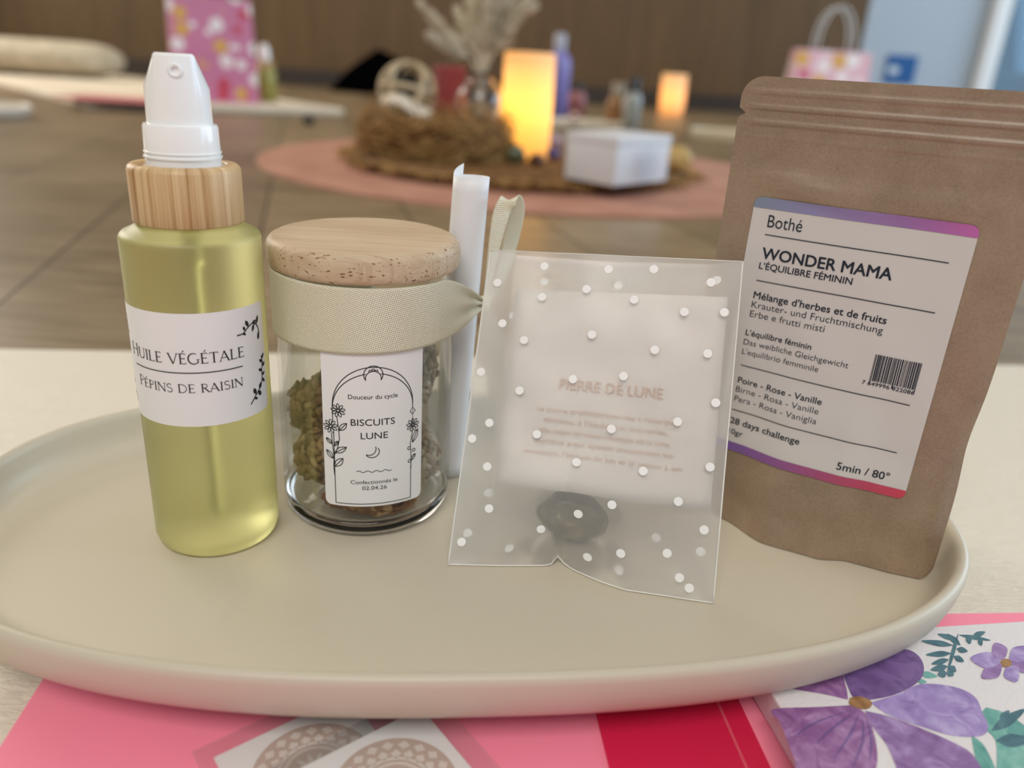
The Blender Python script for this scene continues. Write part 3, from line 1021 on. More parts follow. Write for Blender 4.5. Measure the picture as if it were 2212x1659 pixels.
OAT1 = oats('olive', (96, 72, 40), (154, 120, 74), (184, 152, 104), (130, 98, 56))
OAT2 = oats('grey', (110, 88, 62), (168, 146, 116), (206, 192, 166), (146, 118, 86))
OAT3 = oats('brown', (104, 64, 34), (164, 116, 70), (196, 156, 106), (140, 92, 52))


def biscuit(c, sz, rot, mat, n, seed, label):
    R = Matrix.Rotation(rot[0], 3, 'X') @ Matrix.Rotation(rot[1], 3, 'Y') @ Matrix.Rotation(rot[2], 3, 'Z')
    rnd = random.Random(seed)
    b = M()
    c = J0 + Vector(c) * 0.001
    s = Vector(sz) * 0.001
    b.ico(c, s * 0.93, 3, 0.35, 1.6, R, seed * 3.1)
    for i in range(n):
        zc = 1 - 2 * (i + .5) / n; a = i * 2.39996
        rr = math.sqrt(1 - zc * zc)
        p = Vector((rr * math.cos(a), rr * math.sin(a), zc))
        nn = p.copy()
        dsp = 1 + 0.30 * noise.noise(p * 1.6 + Vector((seed * 3.1, seed * 3.1 * 1.7, -seed * 3.1)))
        q = Vector((p.x * s.x, p.y * s.y, p.z * s.z)) * 0.99 * dsp
        nrm = Vector((nn.x / s.x, nn.y / s.y, nn.z / s.z)).normalized()
        t = nrm.cross(Vector((rnd.uniform(-1, 1), rnd.uniform(-1, 1), rnd.uniform(-1, 1)))).normalized()
        bt = nrm.cross(t)
        nrm2 = (nrm + t * rnd.uniform(-.5, .5) + bt * rnd.uniform(-.5, .5)).normalized()
        t = (t - nrm2 * t.dot(nrm2)).normalized(); bt = nrm2.cross(t)
        fr = Matrix((t, bt, nrm2)).transposed()
        k = rnd.uniform(0.75, 1.25) * 0.001
        pos = c + R @ q
        # stay inside the glass
        dxy = Vector((pos.x - JX, pos.y - JY)); L = dxy.length
        if L > ri - 0.0024:
            dxy *= (ri - 0.0024) / L; pos.x, pos.y = JX + dxy.x, JY + dxy.y
        pos.z = max(pos.z, ZT + 0.0060)
        b.k = rnd.choice((1, 1, 2, 3, 3))
        b.ico(pos, (2.5 * k, 1.5 * k, 0.75 * k), 1, 0, 1, R @ fr)
    V2 = []
    for v in b.V:
        dx, dy = v[0] - JX, v[1] - JY; L = math.hypot(dx, dy)
        lim = ri - 0.0006
        if L > lim: dx, dy = dx * lim / L, dy * lim / L
        V2.append((JX + dx, JY + dy, max(v[2], ZT + 0.0046)))
    b.V = V2
    return tag(b.build('oat_biscuit', mat), label, 'biscuit', 'oat biscuits in the glass jar')


biscuit((-13.0, -3, 35), (10.5, 8.5, 10.5), (0.1, 0.2, 0.3), OAT1, 210, 3, 'upper olive brown oat biscuit at the left inside the jar')
biscuit((-12.0, -5, 18.5), (10.5, 9, 9.5), (0.0, -0.15, 0.1), OAT1, 190, 5, 'lower olive brown oat biscuit at the left inside the jar')
biscuit((11.5, 4, 46), (10, 8, 13), (-0.1, 0.1, 0.2), OAT2, 210, 8, 'tall pale oat biscuit at the upper right inside the jar')
biscuit((14.0, -5, 19.5), (9.5, 9.5, 12), (0.2, -0.35, 0.0), OAT2, 210, 11, 'pale grey oat biscuit at the lower right inside the jar')
biscuit((4.0, -13, 8.8), (13, 8.5, 4.2), (0.0, 0.0, 0.2), OAT3, 190, 14, 'reddish brown oat biscuit lying on the bottom of the jar')

# ================================================================== ROLLED PAPER
sc = thing('paper_scroll', (-0.0215, 0.2515, ZT), 'tall rolled sheet of white paper tied against the side of the jar', 'paper roll')
b = M()
NS, NZ = 70, 24


def scroll(u, v):
    # spiral from the outer flap inward
    a = math.radians(118) + u * 2 * PI * 1.8
    r = 0.0060 - 0.0012 * u
    if u < 0.10: r += 0.0012 * (1 - u / 0.10) ** 2
    top = 0.1054 + 0.0032 * max(0, 1 - u / 0.12)
    z = top * v
    lean = z / 0.106
    return (-0.0215 + 0.0050 * lean + r * math.cos(a), 0.2515 + 0.0005 * lean + r * math.sin(a) * 0.8, ZT + 0.0004 + z)


b.grid(scroll, NS, NZ)
so = b.build('paper_sheet', plain('white_paper', rgb(233, 234, 238), 0.5), sc)
sm = so.modifiers.new('thickness', 'SOLIDIFY'); sm.thickness = 0.00018

# ================================================================== SATIN RIBBON
m = Mat('cream_satin')
uvm = m.node('ShaderNodeUVMap')
sx = m.node('ShaderNodeSeparateXYZ'); m.link(uvm.outputs[0], sx.inputs[0])
# fine diagonal twill, two crossing sets
wa = m.math('SINE', m.math('MULTIPLY', m.math('ADD', sx.outputs[0], m.math('MULTIPLY', sx.outputs[1], 0.55)), 7000.0))
wb = m.math('SINE', m.math('MULTIPLY', m.math('SUBTRACT', m.math('MULTIPLY', sx.outputs[0], 0.45), sx.outputs[1]), 7000.0))
tw = m.math('MULTIPLY', wa, wb)
m.set(Base_Color=rgb(248, 243, 220), Roughness=0.24, Specular_IOR_Level=1.0)
m.p.inputs['Anisotropic'].default_value = 0.4
m.bump(tw, 0.55, 0.0003)
tl = m.node('ShaderNodeBsdfTranslucent'); tl.inputs[0].default_value = rgb(250, 244, 212)
mx = m.node('ShaderNodeMixShader'); mx.inputs[0].default_value = 0.22
m.link(m.p.outputs[0], mx.inputs[1]); m.link(tl.outputs[0], mx.inputs[2]); m.link(mx.outputs[0], m.out.inputs['Surface'])
SATIN = m.m
KP = Vector((-0.0108, 0.2452, 0.0868))
rib = thing('satin_ribbon', KP, 'cream satin ribbon tied round the jar and the paper roll', 'ribbon')


def strip(name, path, half, wdirs, parent, nw=10, crease=0.0):
    """ribbon strip: centre path, half widths, width directions"""
    b = M(); V = []; F = []; uv = []; s = 0
    for i, p in enumerate(path):
        if i: s += (path[i] - path[i - 1]).length
        for j in range(nw + 1):
            t = -1 + 2 * j / nw
            V.append(p + wdirs[i] * (half[i] * t)); uv.append((s, half[i] * t))
    n = nw + 1
    for i in range(len(path) - 1):
        for j in range(nw): F.append((i * n + j, i * n + j + 1, (i + 1) * n + j + 1, (i + 1) * n + j))
    o = mk(name, V, F, SATIN, parent, uv=uv)
    md = o.modifiers.new('thickness', 'SOLIDIFY'); md.thickness = 0.00025; md.offset = 0
    return o


# band: round the jar from behind the left, across the front, then off at a tangent to the knot
RB = JR + 0.0006
path = []; zc = []; hf = []
kx, ky = KP.x - JX, KP.y - JY
for i in range(61):
    t = math.radians(-175 + 238 * i / 60)
    path.append((RB * math.sin(t), -RB * math.cos(t)))
phE = math.radians(63)
pE = path[-1]
ctl = Vector((pE[0] + 0.011 * math.cos(phE), pE[1] + 0.011 * math.sin(phE)))
for i in range(1, 31):
    u = i / 30
    pt = Vector(pE) * (1 - u) ** 2 + ctl * 2 * u * (1 - u) + Vector((kx, ky)) * u * u
    path.append((pt.x, pt.y))
V = []; F = []; uv = []; s = 0
NW = 22
for i, (x, y) in enumerate(path):
    if i: s += math.hypot(x - path[i - 1][0], y - path[i - 1][1])
    u = max(0, (i - 60) / 30)
    top = 0.0820 - 0.0016 * min(1, i / 60); bot = 0.0608 + 0.0012 * min(1, i / 60)
    # squeeze toward the knot height
    kz = KP.z - ZT
    w = 1 - (u ** 1.9) * 0.93
    mid = (top + bot) / 2 * (1 - u ** 1.3) + kz * u ** 1.3
    for j in range(NW + 1):
        t = -1 + 2 * j / NW
        z = mid + (top - bot) / 2 * w * t
        # gather folds near the knot
        fold = 0.0022 * u * u * (1 - u * .6) * math.sin(t * 2.2 * PI + 0.6)
        nx, ny = math.sin(math.radians(63)), -math.cos(math.radians(63))
        V.append((JX + x + nx * fold, JY + y + ny * fold, ZT + z)); uv.append((s, (top - bot) / 2 * t))
n = NW + 1
for i in range(len(path) - 1):
    for j in range(NW): F.append((i * n + j, i * n + j + 1, (i + 1) * n + j + 1, (i + 1) * n + j))
o = mk('band', V, F, SATIN, rib, uv=uv)
md = o.modifiers.new('thickness', 'SOLIDIFY'); md.thickness = 0.00025; md.offset = 0
b = M(); b.ico(KP, (0.0020, 0.0024, 0.0026), 3, 0.35, 2.0, None, 4)
b.build('knot', SATIN, rib)
# loop
LP = [aty(*q) for q in ((1047, 655, .2462), (1058, 590, .2470), (1070, 520, .2478), (1083, 462, .2486), (1098, 434, .2500), (1112, 436, .2530), (1116, 462, .2560), (1106, 510, .2575), (1092, 560, .2570), (1072, 615, .2540), (1050, 652, .2485))]
P = catmull(LP, 5)
nP = len(P)
hw = [0.0006 + 0.0022 * min(1, min(i, nP - 1 - i) / 14) for i in range(nP)]
wd = []
for i in range(nP):
    t = (P[min(i + 1, nP - 1)] - P[max(i - 1, 0)]).normalized()
    d0 = Vector((0.88, 0.42, 0.22)); d0 = (d0 - t * d0.dot(t)).normalized()
    wd.append(d0)
strip('loop', P, hw, wd, rib)
TP = [aty(*q) for q in ((1047, 658, .2462), (1056, 690, .2466), (1066, 730, .2474), (1072, 780, .2478), (1076, 820, .2474), (1078, 858, .2468))]
P = catmull(TP, 6); nP = len(P)
hw = [0.0007 + 0.0030 * min(1, i / 12) for i in range(nP)]
hw[-1] *= 0.6
wd = []
for i in range(nP):
    t = (P[min(i + 1, nP - 1)] - P[max(i - 1, 0)]).normalized()
    d0 = Vector((0.95, 0.25 * math.sin(i * .3), 0.1)); d0 = (d0 - t * d0.dot(t)).normalized()
    wd.append(d0)
strip('tail', P, hw, wd, rib)

# ================================================================== GLASSINE ENVELOPE
E0 = Vector((-0.0156, 0.1949, ZT)); E1 = Vector((0.0611, 0.1844, ZT))
ETL, ETR = Vector((-0.0095, 0.2475, 0.1038)), Vector((0.0658, 0.2292, 0.1091))
env = thing('glassine_envelope', E0, 'translucent paper bag with white polka dots leaning on the paper roll', 'paper bag')
eX = (E1 - E0).normalized()
eM = ((ETL + ETR) - (E0 + E1)) / 2
eN = eX.cross(eM).normalized()
if eN.y > 0: eN = -eN
eY = eN.cross(eX).normalized()
if eY.z < 0: eY = -eY
EW, EH = 0.0774, 0.0995


def hemf(u):
    X = [0, .2, .4, .415, .43, .5, .59, .68, 1.0]; Y = [0, .0034, .0074, .0085, .0100, .0062, .0027, .0003, 0]
    for i in range(len(X) - 1):
        if u <= X[i + 1]: return Y[i] + (Y[i + 1] - Y[i]) * (u - X[i]) / (X[i + 1] - X[i])
    return 0.0


def env_front(u, v):
    """u across 0..1, v up 0..1"""
    a = E0.lerp(E1, u); bq = ETL.lerp(ETR, u)
    p = a.lerp(bq, v)
    # bottom hem: pushed back left of the middle, bellied in the middle by the stone, small notch
    hem = -hemf(u)
    k = (1 - v) ** 6
    p = p + Vector((0, -1, 0)) * (hem * k)
    belly = 0.0025 * math.exp(-((u - 0.42) / 0.26) ** 2) * math.exp(-((v - 0.20) / 0.16) ** 2)
    belly += 0.0005 * math.sin(PI * u) * (1 - abs(2 * v - 1) ** 2)
    e = min(1, u * 9, (1 - u) * 9)
    p = p + eN * (belly * e)
    p = p + eN * (0.0003 * noise.noise(Vector((u * 6, v * 7, 2.0))) * e)
    # notch crease at the bottom
    p.z += 0.0022 * math.exp(-((u - 0.425) / 0.02) ** 2) * (1 - v) ** 14
    p.z = max(p.z, ZT + 0.0002)
    return p


def env_back(u, v):
    a = E0.lerp(E1, u); bq = ETL.lerp(ETR, u)
    p = a.lerp(bq, v)
    hem = -hemf(u)
    p = p + Vector((0, -1, 0)) * (hem * (1 - v) ** 6)
    e = min(1, u * 9, (1 - u) * 9)
    lift = 1 - (1 - min(1, v * 6)) ** 2
    bag = 0.0026 + 0.0215 * math.exp(-((u - 0.46) / 0.24) ** 2) * math.exp(-((v - 0.14) / 0.15) ** 2) + 0.0030 * math.sin(PI * u)
    bag += 0.0007 * noise.noise(Vector((u * 5, v * 6, 9.0)))
    p = p - eN * (bag * e * lift)
    p.z = max(p.z, ZT + 0.0003)
    return p


GLN = film('glassine_paper', (0.97, 0.965, 0.95, 1), 0.34, 0.28, 0.03, refr=0.11)
# pale sealed edges
b = M()
EDGE = plain('folded_glassine_edge', rgb(232, 231, 226), 0.4)
for uu in (0.0, 1.0):
    b.tube([env_front(uu, i / 30) for i in range(31)], 0.00028, 5)
b.tube([env_front(i / 40, 0.0) + Vector((0, 0, 0.0002)) for i in range(41)], 0.00022, 5)
b.tube([env_front(i / 40, 1.0) for i in range(41)], 0.00016, 5)
b.build('sealed_edge', EDGE, env)
DOT = plain('white_dot_print', rgb(244, 244, 244), 0.5)
dots = [(18.1, 95.0), (38.2, 95.0), (51.8, 95.8), (68.8, 92.7), (18.5, 85.0), (32.1, 88.3), (46.8, 86.0), (61.9, 83.3), (73.4, 84.0), (14.5, 70.8), (35.2, 74.2), (54.3, 71.1), (69.7, 71.4), (15.0, 54.9), (30.9, 60.0), (45.9, 62.4), (73.2, 57.2), (62.8, 50.5), (21.9, 42.1), (43.9, 46.2), (3.7, 88.7), (7.0, 75.6), (2.2, 59.6), (34.7, 34.9), (54.3, 35.0), (73.2, 38.5), (46.3, 23.9), (65.1, 27.5), (73.1, 20.4), (37.0, 19.2), (26.6, 13.0), (10.2, 18.0), (3.1, 7.2), (50.2, 10.3), (63.3, 12.4), (41.1, 6.4), (70.4, 3.5), (67.4, 6.0), (2.2, 38.6), (6.9, 44.0), (8.0, 30.6)]
bdots = [(18.2, 91.3), (41.5, 91.7), (70.7, 94.3), (9.6, 79.2), (8.6, 22.6), (4.3, 9.9), (50.3, 4.6), (60.5, 16.0), (72.9, 14.1), (17.1, 5.4)]


def panel(L, fn, name, n, off):
    b = M(); b.grid(fn, n, n)
    b.k = 1
    for x, y in L:
        x *= 0.001; y *= 0.001
        V = []
        for i in range(24):
            a = 2 * PI * i / 24
            uu, vv = (x + 0.0013 * math.cos(a)) / EW, (y + 0.0013 * math.sin(a)) / EH
            V.append(fn(min(1, max(0, uu)), min(1, max(0, vv))) + eN * off)
        b.add(V, [tuple(range(24))])
    return b.build(name, [GLN, DOT], env)


panel(dots, env_front, 'front_panel', 90, 0.00028)
panel(bdots, env_back, 'back_panel', 80, 0.00028)


def epl(x, y, off=0.0):
    """mm in the bag's plane -> point just behind the front panel"""
    return env_front(x * 0.001 / EW, y * 0.001 / EH) - eN * off


cardT = thing('moonstone_card', epl(42, 57, 0.0012), 'square white card with faint beige French text inside the dotted bag', 'card')
cc_ = [(9.6, 87.3), (74.2, 89.0), (74.6, 25.9), (11.0, 25.3)]


def cardf(u, v, off=0.0011):
    bx_ = cc_[3][0] * (1 - u) + cc_[2][0] * u; by_ = cc_[3][1] * (1 - u) + cc_[2][1] * u
    tx = cc_[0][0] * (1 - u) + cc_[1][0] * u; ty = cc_[0][1] * (1 - u) + cc_[1][1] * u
    x, y = bx_ * (1 - v) + tx * v, by_ * (1 - v) + ty * v
    return epl(x, y, 0.0014)


b = M(); b.grid(cardf, 16, 16)
co_ = b.build('card_sheet', plain('card_stock', rgb(218, 211, 206), 0.6), cardT)
md = co_.modifiers.new('thickness', 'SOLIDIFY'); md.thickness = 0.0003; md.offset = 0
cm_ = lambda x, y: epl(x, y, 0.0008)
k = Ink()
k.text('PIERRE DE LUNE', 27.0, 56.8, 3.1, 58.0, bold=0.012)
for y, x0, x1, t in ((49.5, 21.0, 62.0, "La pierre profondément liée à l'énergie"), (46.3, 23.5, 60.5, "féminine, à l'intuition et aux cycles."), (43.0, 22.5, 61.5, 'Elle capte les doux messages de la lune,'), (39.8, 21.0, 62.5, 'apprécie pour apaiser doucement les'), (36.2, 18.5, 65.3, "émotions, l'écoute de soi et le retour à soi")):
    k.text(t, x0, y, 1.45, x1)
k.build('card_print', cm_, plain('rose_beige_print', rgb(202, 164, 142), 0.6), co_)

st = M()
pst = at(1232, 1188, ZT)
pst = Vector((pst.x, pst.y + 0.0050, ZT + 0.0088))
st.ico(pst, (0.0108, 0.0058, 0.0084), 4, 0.22, 1.3, Matrix.Rotation(0.15, 3, 'Y'), 6.2)
st.V = [(x, y, max(z, ZT + 0.0008)) for x, y, z in st.V]
m = Mat('grey_moonstone')
f = m.noise(m.coord((1, 1, 1)), 180, 4, 0.6, 1.0)
m.color(m.ramp(f, [(0.35, rgb(66, 60, 46)), (0.55, rgb(104, 94, 72)), (0.72, rgb(170, 154, 112))]))
m.set(Roughness=0.18)
tag(st.build('moonstone', m.m), 'smooth dark grey tumbled stone at the bottom of the dotted bag', 'stone')

# ================================================================== KRAFT POUCH
PBL = Vector((0.0618, 0.2456)); PS = Vector((0.8571, -0.5155)).normalized()
PN = Vector((PS.y, -PS.x))               # toward the viewer
PWD, PH = 0.0820, 0.1398
pouch = thing('tea_pouch', (0.0966, 0.2246, ZT), 'brown kraft paper stand-up pouch with a white printed tea label', 'pouch')
HEMX = [0, 0.018, 0.033, 0.050, 0.059, 0.068, 0.079, 0.082]
HEMN = [0, 0.0060, 0.0128, 0.0112, 0.0066, 0.0055, 0.0032, 0.0]


def interp(x, X, Y):
    if x <= X[0]: return Y[0]
    for i in range(len(X) - 1):
        if x <= X[i + 1]:
            t = (x - X[i]) / (X[i + 1] - X[i]); t = t * t * (3 - 2 * t) * .6 + t * .4
            return Y[i] + (Y[i + 1] - Y[i]) * t
    return Y[-1]


def wz(z): return interp(z, [0, 0.012, 0.025, 0.038, 0.054, 0.080, 0.105, 0.2], [1, 0.72, 0.46, 0.30, 0.18, 0.06, 0.0, 0.0])


def pw(s, z, off=0.0):
    s2 = min(max(s, 0), PWD)
    n = interp(s2, HEMX, HEMN) * wz(z)
    e = min(1, s2 / 0.006, (PWD - s2) / 0.006)
    e = max(e, 0)
    n += e * 0.0008 * noise.noise(Vector((s * 38, z * 28, 3.3)))                      # soft creases
    n += e * 0.0003 * noise.noise(Vector((s * 70 + z * 50, z * 40, 7.1))) * (1 if z < 0.118 else 0.4)
    n += e * 0.0016 * math.exp(-((z - 0.1100 + 0.16 * (s2 - 0.022)) / 0.0028) ** 2) * math.exp(-((s2 - 0.022) / 0.016) ** 2)   # dents above the label
    n += e * 0.0012 * math.exp(-((z - 0.1095 - 0.05 * (s2 - 0.055)) / 0.0034) ** 2) * math.exp(-((s2 - 0.058) / 0.014) ** 2)
    n -= e * 0.0008 * math.exp(-((z - 0.1170) / 0.004) ** 2) * math.exp(-((s2 - 0.040) / 0.026) ** 2)
    if z > 0.122:                                                                     # pressed zip ridges
        n += 0.0005 * e * max(0, math.sin((z - 0.122) * 2 * PI / 0.0042)) * min(1, (z - 0.122) / 0.003) * (1 if z < 0.1375 else 0)
    p = PBL + PS * s + PN * (n + off)
    return Vector((p.x, p.y, ZT + 0.0003 + z))


def pedges(z):
    l, r = 0.0, PWD
    rc = 0.0062
    e = PH - z
    if e < rc: ins = rc - math.sqrt(max(0, rc * rc - (rc - e) ** 2)); l += ins; r -= ins
    rb = 0.0042
    if z < rb: ins = rb - math.sqrt(max(0, rb * rb - (rb - z) ** 2)); l += ins; r -= ins
    # gusset pinch, visible on the right edge
    r -= 0.0011 * math.exp(-((z - 0.046) / 0.012) ** 2)
    # tear notches
    dn = abs(z - 0.1296)
    if dn < 0.0014: l += 0.0021 * (1 - dn / 0.0014); r -= 0.0021 * (1 - dn / 0.0014)
    return l, r


zs = [0, .0003, .0008, .0016, .0026, .0042]
z = 0.0058
while z < 0.1205: zs.append(z); z += 0.0024
while z < 0.1328: zs.append(z); z += 0.00045
zs += [0.1282, 0.1289, 0.1296, 0.1303, 0.1310]
while z < 0.1390: zs.append(z); z += 0.0006
zs += [0.1390, 0.1394, 0.1397, PH]
zs = sorted(set(round(q, 5) for q in zs))
NU = 60
V = []; F = []
for z in zs:
    l, r = pedges(z)
    for i in range(NU + 1): V.append(pw(l + (r - l) * i / NU, z))
w = NU + 1; nz_ = len(zs)
for j in range(nz_ - 1):
    for i in range(NU): F.append((j * w + i, j * w + i + 1, (j + 1) * w + i + 1, (j + 1) * w + i))
nb = len(V)
for z in zs:
    l, r = pedges(z)
    for i in range(NU + 1):
        s = l + (r - l) * i / NU
        bulge = 0.016 * math.sin(PI * i / NU) ** 0.8 * (1 - min(1, z / 0.115)) ** 0.9 + 0.0004
        p = PBL + PS * s - PN * bulge
        V.append((p.x, p.y, ZT + 0.0003 + z))
for j in range(nz_ - 1):
    for i in range(NU): F.append((nb + j * w + i, nb + (j + 1) * w + i, nb + (j + 1) * w + i + 1, nb + j * w + i + 1))
for j in range(nz_ - 1):
    for i in (0, NU):
        F.append((j * w + i, (j + 1) * w + i, nb + (j + 1) * w + i, nb + j * w + i))
for i in range(NU):
    t = (nz_ - 1) * w
    F.append((t + i, t + i + 1, nb + t + i + 1, nb + t + i))
    F.append((i, i + 1, nb + i + 1, nb + i))
m = Mat('kraft_paper')
f1 = m.noise(m.coord((1, 1, 1)), 1500, 3, 0.7)
f2 = m.noise(m.coord((1, 1, 1)), 60, 4, 0.6, 0.5)
f = m.math('ADD', m.math('MULTIPLY', f1, 0.5), m.math('MULTIPLY', f2, 0.5))
m.color(m.ramp(f, [(0.35, rgb(132, 110, 88)), (0.65, rgb(158, 136, 113))]))
m.set(Roughness=0.34, Specular_IOR_Level=0.8); m.bump(f, 0.10, 0.0003)
KRAFT = m.m
mk('pouch_body', V, F, KRAFT, pouch, auto=1.0)

# its label: s 9.1..69.2, z 24.5..106.3 (mm)
m = Mat('label_stock')
LABEL = plain('grey_white_label', rgb(208, 203, 200), 0.40)


def bandmat(name, stops):
    m = Mat(name)
    uvn = m.node('ShaderNodeUVMap'); sp = m.node('ShaderNodeSeparateXYZ'); m.link(uvn.outputs[0], sp.inputs[0])
    m.color(m.ramp(sp.outputs[0], stops)); m.set(Roughness=0.4)
    return m.m


BT = bandmat('blue_to_magenta_band', [(0.0, rgb(124, 138, 158)), (0.3, rgb(140, 134, 178)), (0.7, rgb(150, 110, 168)), (1.0, rgb(190, 100, 172))])
BB = bandmat('violet_to_red_band', [(0.0, rgb(116, 92, 168)), (0.35, rgb(142, 90, 148)), (0.7, rgb(176, 74, 108)), (1.0, rgb(204, 66, 86))])


def plabel(name, s0, s1, z0, z1, off, mat, parent, ct=0.0, cb=0.0, n=64):
    V = []; F = []; uv = []
    zz_ = sorted(set([z0 + (z1 - z0) * i / 48 for i in range(49)] + [z0 + cb * q for q in (0, .03, .12, .3, .6, 1)] + [z1 - ct * q for q in (0, .03, .12, .3, .6, 1)]))
    for z in zz_:
        ins = 0
        if ct and z1 - z < ct: e = z1 - z; ins = ct - math.sqrt(max(0, ct * ct - (ct - e) ** 2))
        if cb and z - z0 < cb: e = z - z0; ins = cb - math.sqrt(max(0, cb * cb - (cb - e) ** 2))
        for i in range(n + 1):
            s = s0 + ins + (s1 - s0 - 2 * ins) * i / n
            V.append(pw(s * .001, z * .001, off)); uv.append((i / n, (z - z0) / (z1 - z0)))
    for j in range(len(zz_) - 1):
        for i in range(n): F.append((j * (n + 1) + i, j * (n + 1) + i + 1, (j + 1) * (n + 1) + i + 1, (j + 1) * (n + 1) + i))
    return mk(name, V, F, mat, parent, uv=uv)


pl = plabel('label', 9.1, 69.2, 24.4, 106.4, 0.00022, LABEL, pouch, 2.2, 2.2)
plabel('colour_band', 9.1, 69.2, 103.2, 106.4, 0.00034, BT, pl, 2.2, 0).__setitem__('label', 'grey blue to magenta band across the top of the label')
plabel('colour_band', 9.1, 69.2, 24.4, 27.3, 0.00034, BB, pl, 0, 2.2).__setitem__('label', 'violet to red band across the foot of the label')
pmf = lambda x, y: pw(x * .001, y * .001, 0.00040)
k = Ink()
for zz_ in (95.6, 81.5, 53.6, 38.3): k.line(14.0, zz_, 64.1, zz_, 0.26, 60)
k.text('Bothé', 14.2, 97.9, 3.6, 24.4, bold=-0.004)
k.text('WONDER MAMA', 14.3, 88.4, 3.3, 51.1, bold=0.024)
k.text("L'ÉQUILIBRE FÉMININ", 14.1, 85.2, 1.95, 41.2, bold=0.014)
k.text("Mélange d'herbes et de fruits", 14.0, 75.8, 2.15, 52.6, bold=0.014)
k.text('Krauter- und Fruchtmischung', 13.9, 72.8, 2.05, 52.3, bold=-0.008)
k.text('Erbe e frutti misti', 13.9, 69.8, 2.05, 36.6, bold=-0.008)
k.text("L'équilibre féminin", 13.7, 63.7, 1.8, 34.1, bold=0.012)
k.text('Das weibliche Gleichgewicht', 13.6, 60.6, 1.8, 45.5, bold=-0.008)
k.text("L'equilibrio femminile", 13.7, 57.4, 1.8, 37.5, bold=-0.008)
k.text('Poire - Rose - Vanille', 14.0, 47.6, 1.95, 40.6, bold=0.012)
k.text('Birne - Rosa - Vanille', 13.9, 44.5, 1.9, 40.4, bold=-0.008)
k.text('Pera - Rosa - Vaniglia', 14.0, 41.3, 1.9, 40.5, bold=-0.008)
k.text('28 days challenge', 14.1, 33.6, 2.0, 37.0, bold=0.016)
k.text('10gr', 14.1, 30.0, 1.8, 19.0, bold=0.004)
k.text('5min / 80°', 49.2, 29.2, 2.3, 63.9, bold=0.012)
k.text('7 649996 822086', 50.2, 57.0, 1.15, 64.4, bold=0.008)
rb = random.Random(3)
x = 52.0
while x < 64.3:
    wbar = rb.choice((0.13, 0.13, 0.2, 0.26, 0.36))
    y0 = 57.4 if (x < 52.4 or x > 63.9 or 57.9 < x < 58.4) else 58.5
    k.line(x + wbar / 2, y0, x + wbar / 2, 66.6, wbar, 12)
    x += wbar + rb.choice((0.12, 0.12, 0.2, 0.26))
k.build('label_print', pmf, NAVY, pl)

# ================================================================== BACKGROUND, CENTRE
# round pink cloth
rl, rbk, rfr = at(553, 345, 0), at(1000, 292, 0), at(1400, 464, 0)
RC = Vector((0.0186, 1.365)); RR = 0.452
rug = mottled('dusty_pink_cloth', rgb(168, 118, 98), rgb(192, 142, 122), 14, 0.8, 0.1)
b = M(); b.lathe((RC.x, RC.y, 0.0), [(0, 0.0), (RR, 0.0), (RR, 0.003), (RR - 0.002, 0.004), (0, 0.004)], 72)
tag(b.weld().build('round_cloth', rug, auto=0.5), 'round dusty pink cloth spread on the floor under the centrepiece', 'cloth')
# straw placemat
STRAW = mottled('brown_straw', rgb(78, 50, 24), rgb(142, 102, 54), 60, 0.8, stretch=(1, 1, 1))
STRAWP = mottled('pale_straw', rgb(140, 104, 56), rgb(198, 160, 100), 60, 0.8)
MC = Vector((-0.010, 1.328)); MR = 0.272
pmat = thing('straw_placemat', (MC.x, MC.y, 0.004), 'round frayed brown straw placemat lying on the pink cloth', 'placemat')
b = M(); b.lathe((MC.x, MC.y, 0.004), [(0, 0), (MR - 0.02, 0), (MR, 0.004), (MR, 0.012), (MR - 0.01, 0.018), (0, 0.018)], 64)
b.weld().build('woven_disc', STRAW, pmat, auto=0.7)
b = M(); rs = random.Random(5)
for i in range(420):
    a = rs.uniform(0, 2 * PI); r0 = MR * rs.uniform(.82, 1.0); L = rs.uniform(.03, .07)
    a2 = a + rs.uniform(-.25, .25)
    b.tube([(MC.x + r0 * math.cos(a), MC.y + r0 * math.sin(a), 0.0185), (MC.x + (r0 + L * .5) * math.cos(a2), MC.y + (r0 + L * .5) * math.sin(a2), 0.015 + rs.uniform(-.004, .004)), (MC.x + min(r0 + L, MR + .02) * math.cos(a2), MC.y + min(r0 + L, MR + .02) * math.sin(a2), 0.008 + rs.uniform(-.002, .012))], 0.0012, 4)
fr = b.build('fringe', STRAWP, pmat); fr['kind'] = 'stuff'
ZP = 0.023
# straw nest basket
NC = Vector((-0.142, 1.27))
nest = thing('straw_basket', (NC.x, NC.y, ZP), 'low shaggy basket of brown straw on the placemat', 'basket')
b = M(); b.lathe((NC.x, NC.y, ZP), [(0, 0.0), (0.094, 0.0), (0.106, 0.014), (0.108, 0.034), (0.104, 0.052), (0.095, 0.060), (0.084, 0.054), (0.074, 0.044), (0.0, 0.040)], 56)
b.weld().build('basket_body', STRAW, nest)
b = M()
for i in range(900):
    a = rs.uniform(0, 2 * PI); r0 = 0.102 + rs.uniform(-.012, .014); h0 = rs.uniform(0, .058)
    da = rs.uniform(.1, .45) * rs.choice((-1, 1)); dz = rs.uniform(-.03, .03)
    P = []
    for q in range(4):
        t = q / 3; aa = a + da * t
        rr = (r0 + 0.010 * math.sin(PI * t) - 0.02 * max(0, h0 - .045) / .02 * .5)
        P.append((NC.x + rr * math.cos(aa), NC.y + rr * math.sin(aa), ZP + max(.001, h0 + dz * t)))
    b.tube(P, 0.0011, 4, cap=False)
sx_ = b.build('loose_straw', [STRAWP], nest); sx_['kind'] = 'stuff'

